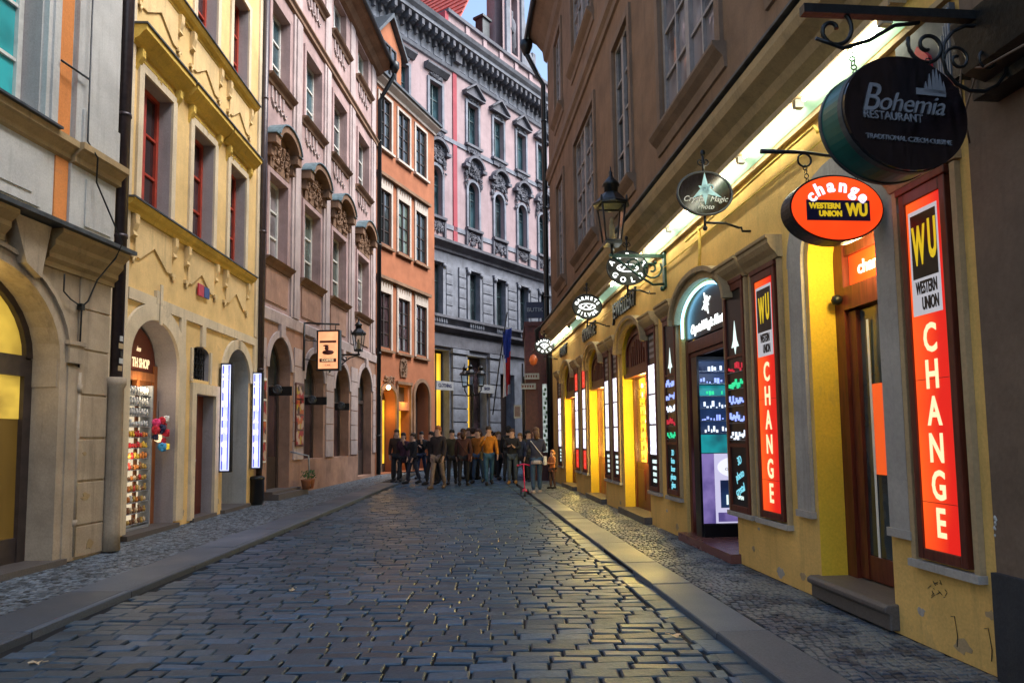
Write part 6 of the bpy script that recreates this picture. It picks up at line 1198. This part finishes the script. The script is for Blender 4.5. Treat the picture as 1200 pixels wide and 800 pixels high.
t = thing('hanging_basket', W0, (.55, 22.9, 3.9), 'glowing round orange lamp hanging at the red shop front corner', 'lamp'); b = MB(W0, (.55, 22.9, 3.9)); b.blob((.72, 22.6, 3.97), (.14, .14, .2), 0, 10); b.build('lamp_shade', emit('orange_globe', (.5, .10, .02), .5, .8, 5), t); b = MB(W0, (.55, 22.9, 3.9)); b.tube([(.72, 23.1, 4.35), (.72, 22.6, 4.35), (.72, 22.6, 4.2)], .015, 5); b.build('bracket', 'iron', t)
for k, (x0, x1, z0, z1, lab) in enumerate(((.42, .92, 3.36, 3.56, 'small white sign board at the corner, the upper of two'), (.3, .8, 3.02, 3.22, 'small white sign board with lettering at the corner, the lower of two'), (.05, .3, 2.05, 2.5, 'white notice sheet by the dark doorway'))):
    t = thing('sign_board', W0, (x0, 23, z0), lab, 'sign'); b = MB(W0, (x0, 23, z0)); b.box(x0, x1, 22.95, 22.98, z0, z1); b.build('board', 'offwhite', t); b = MB(W0, (x0, 23, z0))
    for q in range(5): b.box(x0 + .04 + q * (x1 - x0 - .08) / 5, x0 + .04 + (q + .6) * (x1 - x0 - .08) / 5, 22.945, 22.95, z0 + .06, z1 - .06)
    b.build('lettering', 'brownprint', t)
t = thing('sign_post', W0, (.3, 23.03, -.05), 'thin dark post carrying the white sign boards at the corner', 'post'); b = MB(W0, (.3, 23.03, -.05)); b.tube([(.36, 23.03, -.05), (.36, 23.03, 3.9)], .03, 6); b.tube([(.36, 23.03, 3.45), (.9, 23.03, 3.45)], .015, 5); b.tube([(.2, 23.03, 2.3), (.36, 23.03, 2.3)], .015, 5); b.build('post', 'iron', t)
# houses that close the street round the bend and behind the camera
for name, F_, o_, sz, mt, lab in (('townhouse', W0, (9.5, 30, 0), (6, 22, 17), 'tan', 'tall tan house far round the bend behind the ochre building'),):
    t = thing(name, W0, o_, lab, 'building'); b = MB(W0, o_); b.box(o_[0], o_[0] + sz[0], o_[1] - sz[1] / 2, o_[1] + sz[1] / 2, 0, sz[2]); b.build('wall', mt, t)
# ================================================================== PEOPLE
def skin(name, nodes, edges, mats, parent, matf=None, root=None, sub=1, loc=(0, 0, 0)):
    keys = list(nodes); idx = {k: i for i, k in enumerate(keys)}
    me = D.meshes.new(name); me.from_pydata([nodes[k][:3] for k in keys], [(idx[a], idx[b_]) for a, b_ in edges], []); o = D.objects.new(name, me); COL.objects.link(o)
    md = o.modifiers.new('skin', 'SKIN'); md.use_smooth_shade = True
    sv = me.skin_vertices[0].data
    for k in keys:
        r = nodes[k][3]; sv[idx[k]].radius = r if isinstance(r, tuple) else (r, r)
    sv[idx[root or keys[0]]].use_root = True
    s2 = o.modifiers.new('sub', 'SUBSURF'); s2.levels = sub; s2.render_levels = sub
    dg = bpy.context.evaluated_depsgraph_get(); m2 = D.meshes.new_from_object(o.evaluated_get(dg)); D.objects.remove(o); D.meshes.remove(me)
    m2.name = name; m2.materials.clear()
    for x in mats: m2.materials.append(x)
    if matf:
        for p in m2.polygons: p.material_index = matf(p.center)
    for p in m2.polygons: p.use_smooth = True
    ob = D.objects.new(name, m2); COL.objects.link(ob); ob.parent = parent; ob.location = loc; return ob
def cloth(c, r=0.85): 
    k = 'cloth_%d_%d_%d' % tuple(int(x * 255) for x in c)
    if k not in M: M[k] = simple(k, c, r, var=.25, nscale=14, bump=.3)
    return M[k]
M['skin'] = simple('skin', (.50, .30, .22), .6, var=.08)
def person(x, y, rot, h, label, top, legs, hair, stride=0.0, arms='down', coat=0.0, shoes=(.03, .03, .03), hairlen=0.0, bag=None, group='people in the street', lean=0.0, z0=-.045, hood=False):
    t = D.objects.new('person', None); COL.objects.link(t); t.location = (x, y, z0); t.rotation_euler = (0, 0, math.radians(rot)); s = h / 1.75; t.scale = (s, s, s); tag(t, label, 'person', group)
    st = stride
    kn = .50; an = .09
    L = {'pel': (0, 0, .95, (.13, .10)), 'spn': (0, .0, 1.12, (.125, .09)), 'chs': (0, lean, 1.33, (.15, .11)), 'nk': (0, lean, 1.47, .055), 'hd0': (0, lean + .015, 1.565, (.062, .078)), 'hd1': (0, lean + .01, 1.66, (.072, .088)), 'hd2': (0, lean, 1.715, .055), 'nose': (0, lean + .105, 1.615, .012)}
    E_ = [('pel', 'spn'), ('spn', 'chs'), ('chs', 'nk'), ('nk', 'hd0'), ('hd0', 'hd1'), ('hd1', 'hd2'), ('hd0', 'nose')]
    for sd_, q in ((-1, 'l'), (1, 'r')):
        f = st * sd_; ay = -f * .5
        L['hp' + q] = (.09 * sd_, 0, .88, .085); L['kn' + q] = (.10 * sd_, f * .45 + .03, kn, .058); L['an' + q] = (.10 * sd_, f * .95 - .02, an + abs(min(f, 0)) * .15, .038); L['to' + q] = (.115 * sd_, f * .95 + .14, .045 + abs(min(f, 0)) * .02, .032)
        E_ += [('pel', 'hp' + q), ('hp' + q, 'kn' + q), ('kn' + q, 'an' + q), ('an' + q, 'to' + q)]
        L['sh' + q] = (.185 * sd_, lean, 1.41, .055)
        if arms == 'front': L['el' + q] = (.25 * sd_, lean + .06, 1.15, .042); L['wr' + q] = (.10 * sd_, lean + .30, 1.18 + .02 * sd_, .030); L['hn' + q] = (.06 * sd_, lean + .36, 1.22, (.035, .018))
        elif arms == 'phone' and sd_ > 0: L['el' + q] = (.26, lean + .1, 1.17, .042); L['wr' + q] = (.16, lean + .28, 1.38, .030); L['hn' + q] = (.14, lean + .30, 1.46, (.035, .018))
        else: L['el' + q] = (.235 * sd_, lean - .02 + ay * .5, 1.13, .042); L['wr' + q] = (.245 * sd_, lean + .05 + ay, .90, .028); L['hn' + q] = (.24 * sd_, lean + .07 + ay, .82, (.036, .018))
        E_ += [('chs', 'sh' + q), ('sh' + q, 'el' + q), ('el' + q, 'wr' + q), ('wr' + q, 'hn' + q)]
        hx, hy, hz = L['hn' + q][:3]; wx, wy, wz = L['wr' + q][:3]; dv = Vector((hx - wx, hy - wy, hz - wz)).normalized()
        for k in range(4):
            ln = (.055, .065, .06, .048)[k]; off = Vector((.0, (k - 1.5) * .017, 0)); p0 = Vector((hx, hy, hz)) + off + dv * .02; p1 = p0 + dv * ln + Vector((-.012 * sd_, .012, 0)); L['f%d%s' % (k, q)] = (*p1, .009); E_.append(('hn' + q, 'f%d%s' % (k, q)))
        p1 = Vector((hx, hy, hz)) + Vector((-.02 * sd_, .045, -.02)); L['th' + q] = (*p1, .010); E_.append(('hn' + q, 'th' + q))
    tm, lm, sm = cloth(top), cloth(legs), cloth(shoes, .5)
    def mf(c):
        if c.z < .10: return 3
        if c.z < .93 and abs(c.x) < .2: return 2
        if c.z > 1.49: return 0
        hd = min((Vector(c) - Vector(L['hn' + q][:3])).length for q in 'lr')
        return 0 if hd < .11 else 1
    body = skin('body', L, E_, [M['skin'], tm, lm, sm], t, mf, 'pel', 1)
    J = {'pel': (0, 0, .93, (.155, .125)), 'spn': (0, 0, 1.12, (.148, .115)), 'chs': (0, lean, 1.33, (.175, .135)), 'nk': (0, lean, 1.455, .075)}; je = [('pel', 'spn'), ('spn', 'chs'), ('chs', 'nk')]
    if coat: J['hem'] = (0, -.0, .93 - coat, (.175, .15)); je.append(('pel', 'hem'))
    for q in 'lr':
        J['sh' + q] = (*L['sh' + q][:3], .072); J['el' + q] = (*L['el' + q][:3], .060); J['wr' + q] = (*L['wr' + q][:3], .046); je += [('chs', 'sh' + q), ('sh' + q, 'el' + q), ('el' + q, 'wr' + q)]
    skin('jacket', J, je, [tm], t, None, 'pel', 1)
    T = {'pel': (0, 0, .93, (.14, .12))}; te = []
    for q in 'lr':
        T['hp' + q] = (*L['hp' + q][:3], .098); T['kn' + q] = (*L['kn' + q][:3], .072); a_ = L['an' + q]; T['an' + q] = (a_[0], a_[1], a_[2] + .03, .060); te += [('pel', 'hp' + q), ('hp' + q, 'kn' + q), ('kn' + q, 'an' + q)]
    skin('trousers', T, te, [lm], t, None, 'pel', 1)
    b = MB()
    for q in 'lr': a_, o_ = L['an' + q], L['to' + q]; b.tube([(a_[0], a_[1] - .05, a_[2] - .035), (a_[0], a_[1] + .02, a_[2] - .02), (o_[0], o_[1] - .03, o_[2] + .01), (o_[0], o_[1] + .04, o_[2])], [.035, .055, .05, .03], 8)
    b.build('shoe', sm, t)
    b = MB(); b.blob((0, lean - .012, 1.70), (.095, .112, .085), 0, 10); b.blob((0, lean - .05, 1.64), (.088, .085, .11), 0, 10)
    if hairlen: b.tube([(0, lean - .07, 1.66), (0, lean - .10, 1.55), (0, lean - .09, 1.60 - hairlen)], [.08, .085, .05], 8)
    if hood: b.tube([(0, lean - .04, 1.70), (0, lean - .09, 1.6), (0, lean - .08, 1.45)], [.11, .12, .12], 10)
    b.build('hair' if not hood else 'hood', cloth(hair, .7), t)
    b = MB()
    for e_ in (-1, 1): b.blob((.03 * e_, lean + .088, 1.64), (.009, .006, .006), 0, 5)
    b.build('eye', M['iron'], t); b = MB(); b.blob((0, lean + .087, 1.575), (.022, .006, .007), 0, 6); b.build('mouth', cloth((.35, .12, .1)), t)
    b = MB()
    for e_ in (-1, 1): b.blob((.082 * e_, lean + .0, 1.62), (.012, .018, .03), 0, 6)
    b.build('ear', M['skin'], t)
    if bag: b = MB(); b.tube([(-.16, lean - .10, 1.42), (.0, lean - .15, 1.2), (.2, -.12, .95)], .012, 5); b.box(.17, .25, -.2, .02, .78, 1.0); bev(b.build('shoulder_bag', cloth(bag), t), .02)
    return t
BK = (.012, .012, .016); NV = (.02, .03, .07); JN = (.03, .06, .12)
PEOPLE = [
 # the woman with the child's scooter, seen from behind
 (.60, 17.75, 8, 1.70, 'woman seen from behind in a navy jacket and jeans with a white shoulder bag', (.03, .035, .07), (.03, .07, .14), (.10, .05, .03), 0.10, 'front', 0, (.5, .4, .35), .16, (.7, .68, .66), 0),
 (-.02, 21.6, 175, 1.72, 'person facing the camera in a black jacket and tan boots', BK, (.05, .07, .10), (.06, .03, .02), .05, 'front', 0, (.35, .18, .05), 0, None, 0),
 (-.75, 21.3, 190, 1.80, 'person in a mustard orange jacket and blue jeans in the middle of the crowd', (.48, .17, .01), (.03, .09, .16), (.05, .03, .02), .22, 'phone', 0, BK, 0, None, 0),
 (-1.12, 22.2, 160, 1.74, 'person in a rust orange coat half hidden behind the mustard jacket', (.30, .10, .01), JN, (.04, .02, .02), .2, 'down', .1, BK, .1, None, 0),
 (-2.15, 20.3, 172, 1.82, 'tall person in a long dark coat and beige trousers before the crowd', (.03, .02, .02), (.22, .16, .13), (.30, .10, .04), .26, 'down', .22, (.12, .08, .05), 0, None, 0),
 (-2.5, 21.8, 150, 1.74, 'person in a black hooded coat walking left of the centre', BK, BK, BK, .25, 'down', .15, BK, 0, None, 0),
 (-1.62, 20.6, 10, 1.70, 'person in a dark red brown coat walking away', (.06, .02, .015), BK, (.05, .02, .01), .25, 'down', .1, BK, .15, None, 0),
 (-3.85, 22.5, 170, 1.76, 'person in a dark brown jacket near the orange house door', (.05, .025, .015), BK, (.03, .02, .01), .2, 'down', 0, BK, 0, None, 0),
 (-4.2, 24.2, 200, 1.70, 'person in a grey coat beside the glowing doorway', (.05, .05, .06), BK, (.10, .06, .03), .1, 'down', .2, BK, .1, None, 0),
 (-3.2, 24.6, 160, 1.74, 'person in a black puffer jacket before the orange house', BK, NV, BK, .2, 'front', 0, BK, 0, None, 0),
 (-2.5, 24.0, 0, 1.80, 'tall person in a black jacket seen from behind before the orange house', BK, BK, BK, .2, 'down', 0, BK, 0, None, 0),
 (-1.95, 25.2, 190, 1.70, 'person with a reddish face in a dark jacket before the palace', (.03, .02, .03), BK, (.20, .06, .02), .1, 'down', 0, BK, 0, None, 0),
 (-1.35, 23.3, 15, 1.76, 'person in a dark green jacket walking away beside the lamp post', (.02, .03, .02), BK, (.02, .01, .01), .2, 'down', 0, BK, 0, None, 0),
 (-.45, 24.3, 185, 1.72, 'person in a brown coat behind the mustard jacket', (.10, .05, .02), BK, (.12, .07, .03), .15, 'down', .15, BK, .1, None, 0),
 (-.2, 23.2, 5, 1.78, 'person in a black overcoat seen from behind to the right of the lamp post', BK, BK, BK, .2, 'down', .3, BK, 0, None, 0),
 (.22, 22.9, 170, 1.66, 'person in a dark navy coat behind the black jacket with tan boots', NV, BK, (.16, .09, .04), .1, 'down', .15, BK, .14, None, 0),
 (.48, 21.8, 200, 1.70, 'person in a charcoal hoodie at the red shop corner', (.03, .03, .03), BK, BK, .1, 'down', 0, BK, 0, None, 0),
 (-3.1, 22.6, 160, 1.70, 'person in a black parka walking towards the camera on the left', BK, (.03, .03, .05), (.05, .03, .02), .28, 'down', .1, BK, 0, None, 0),
 (-.9, 26.5, 180, 1.74, 'person in a maroon jacket far back before the palace', (.09, .02, .02), BK, BK, .1, 'down', 0, BK, 0, None, 0),
 (-2.9, 27.0, 180, 1.74, 'person in a dark coat far back at the orange house corner', BK, BK, (.1, .05, .03), .1, 'down', .2, BK, 0, None, 0),
 (-3.6, 23.4, 185, 1.72, 'person in a plum coat between the orange house and the lamp post', (.05, .015, .03), BK, BK, .2, 'down', .25, BK, .1, None, 0),
 (-2.65, 22.8, 175, 1.76, 'person in a slate blue jacket in the left part of the crowd', (.04, .05, .07), BK, (.05, .03, .02), .15, 'down', 0, BK, 0, None, 0),
 (-1.9, 22.0, 185, 1.73, 'person in a dark olive parka right of the tall beige trousers', (.035, .03, .015), BK, BK, .2, 'down', .15, BK, 0, None, 0),
 (-1.55, 24.9, 180, 1.78, 'person in a black cap height coat behind the lamp post', BK, BK, (.10, .05, .02), .1, 'down', .2, BK, 0, None, 0),
 (-.75, 25.3, 170, 1.70, 'person in a wine red scarfed coat behind the mustard jacket', (.10, .01, .02), BK, BK, .1, 'down', .2, BK, .1, None, 0),
]
for i_, p in enumerate(PEOPLE):
    p = list(p)
    if i_ % 4 == 2 and not p[13]: p[13] = ((.10, .03, .02), (.04, .04, .05), (.12, .08, .03))[i_ % 3]
    hd_ = i_ > 2 and (i_ % 5 == 3 or 'hood' in p[4])
    if i_ % 6 == 5: p[9] = 'phone'
    if i_ > 3: p[8] = RND.uniform(.12, .34); p[2] += RND.uniform(-35, 35); p[0] += RND.uniform(-.12, .12); p[1] += RND.uniform(-.6, .6); p[3] *= RND.uniform(.95, 1.03)
    person(*p[:4], p[4], p[5], p[6], p[7], p[8], p[9], p[10], p[11], p[12], p[13], hood=hd_, lean=RND.uniform(-.03, .05))
person(1.08, 18.9, 120, 1.05, 'small child in an orange jacket beside the glowing doorway at the corner', (.45, .16, .06), (.10, .05, .04), (.30, .12, .05), .05, 'front', .1, BK, .05, None, 'people in the street', 0, .0)
b = MB()  # hem of the woman's pale top
w_ = [o for o in COL.objects if o.name == 'person'][0]; b.lathe((0, 0, .80), [(.165, 0), (.17, .09), (.158, .1)], 14); b.build('pale_hem', cloth((.5, .45, .45)), w_)
for k_, (x_, y_, lab_) in enumerate(((-3.25, 4.75, 'pale dry leaf on the cobbles near the bottom left corner'), (-2.2, 6.9, 'pale dry leaf on the cobbles before the souvenir shop'), (1.2, 5.2, 'small dry leaf on the cobbles by the right kerb'))):
    t = D.objects.new('fallen_leaf', None); COL.objects.link(t); t.location = (x_, y_, -.040); t.rotation_euler = (0, 0, k_ * 1.3); tag(t, lab_, 'leaf', 'dry leaves on the road')
    b = MB(); L_ = [b.P(.045 * math.cos(a_) * (1.2 if i % 2 else .7), .035 * math.sin(a_) * (1.2 if i % 2 else .7), .006 + .01 * math.sin(3 * a_)) for i, a_ in enumerate([2 * math.pi * q / 10 for q in range(10)])]; c0 = b.P(0, 0, .004)
    for i in range(10): b.face([c0, L_[i], L_[(i + 1) % 10]])
    b.tube([(.05, 0, .008), (.085, .01, .012)], .003, 4); b.build('leaf_blade', 'goods_cream', t)
# child's kick scooter
o0 = (.27, 17.5, -.045); t = thing('kick_scooter', W0, o0, "bright pink child's scooter with small black wheels beside the woman", 'scooter')
M['pinkmetal'] = simple('pink_enamel', (.75, .02, .12), .3)
b = MB(W0, o0); b.box(.24, .34, 17.25, 17.75, .07, .10); b.tube([(.29, 17.75, .1), (.29, 17.82, .2), (.27, 17.74, .74)], .018, 8); b.build('frame', 'pinkmetal', t)
b = MB(W0, o0); b.tube([(.12, 17.72, .70), (.27, 17.74, .74), (.42, 17.76, .70)], .015, 6); b.blob((.12, 17.72, .70), .028); b.blob((.42, 17.76, .70), .028); b.build('handlebar', 'pinkmetal', t)
for px_, py_ in ((.20, 17.83), (.38, 17.83), (.29, 17.2)):
    b = MB(W0, o0); b.tube([(px_, py_ + .065 * math.cos(a_), .075 - .045 + .0 + .065 * math.sin(a_)) for a_ in [2 * math.pi * i / 14 for i in range(14)]], .018, 6, closed=True); b.blob((px_, py_, .03), .02, 0, 6); b.build('wheel', 'iron', t)
b = MB(W0, o0); b.tube([(.18, 17.83, .03), (.40, 17.83, .03)], .01, 5); b.build('axle', 'pinkmetal', t)
for o in D.objects:
    if '_o' in o: del o['_o']
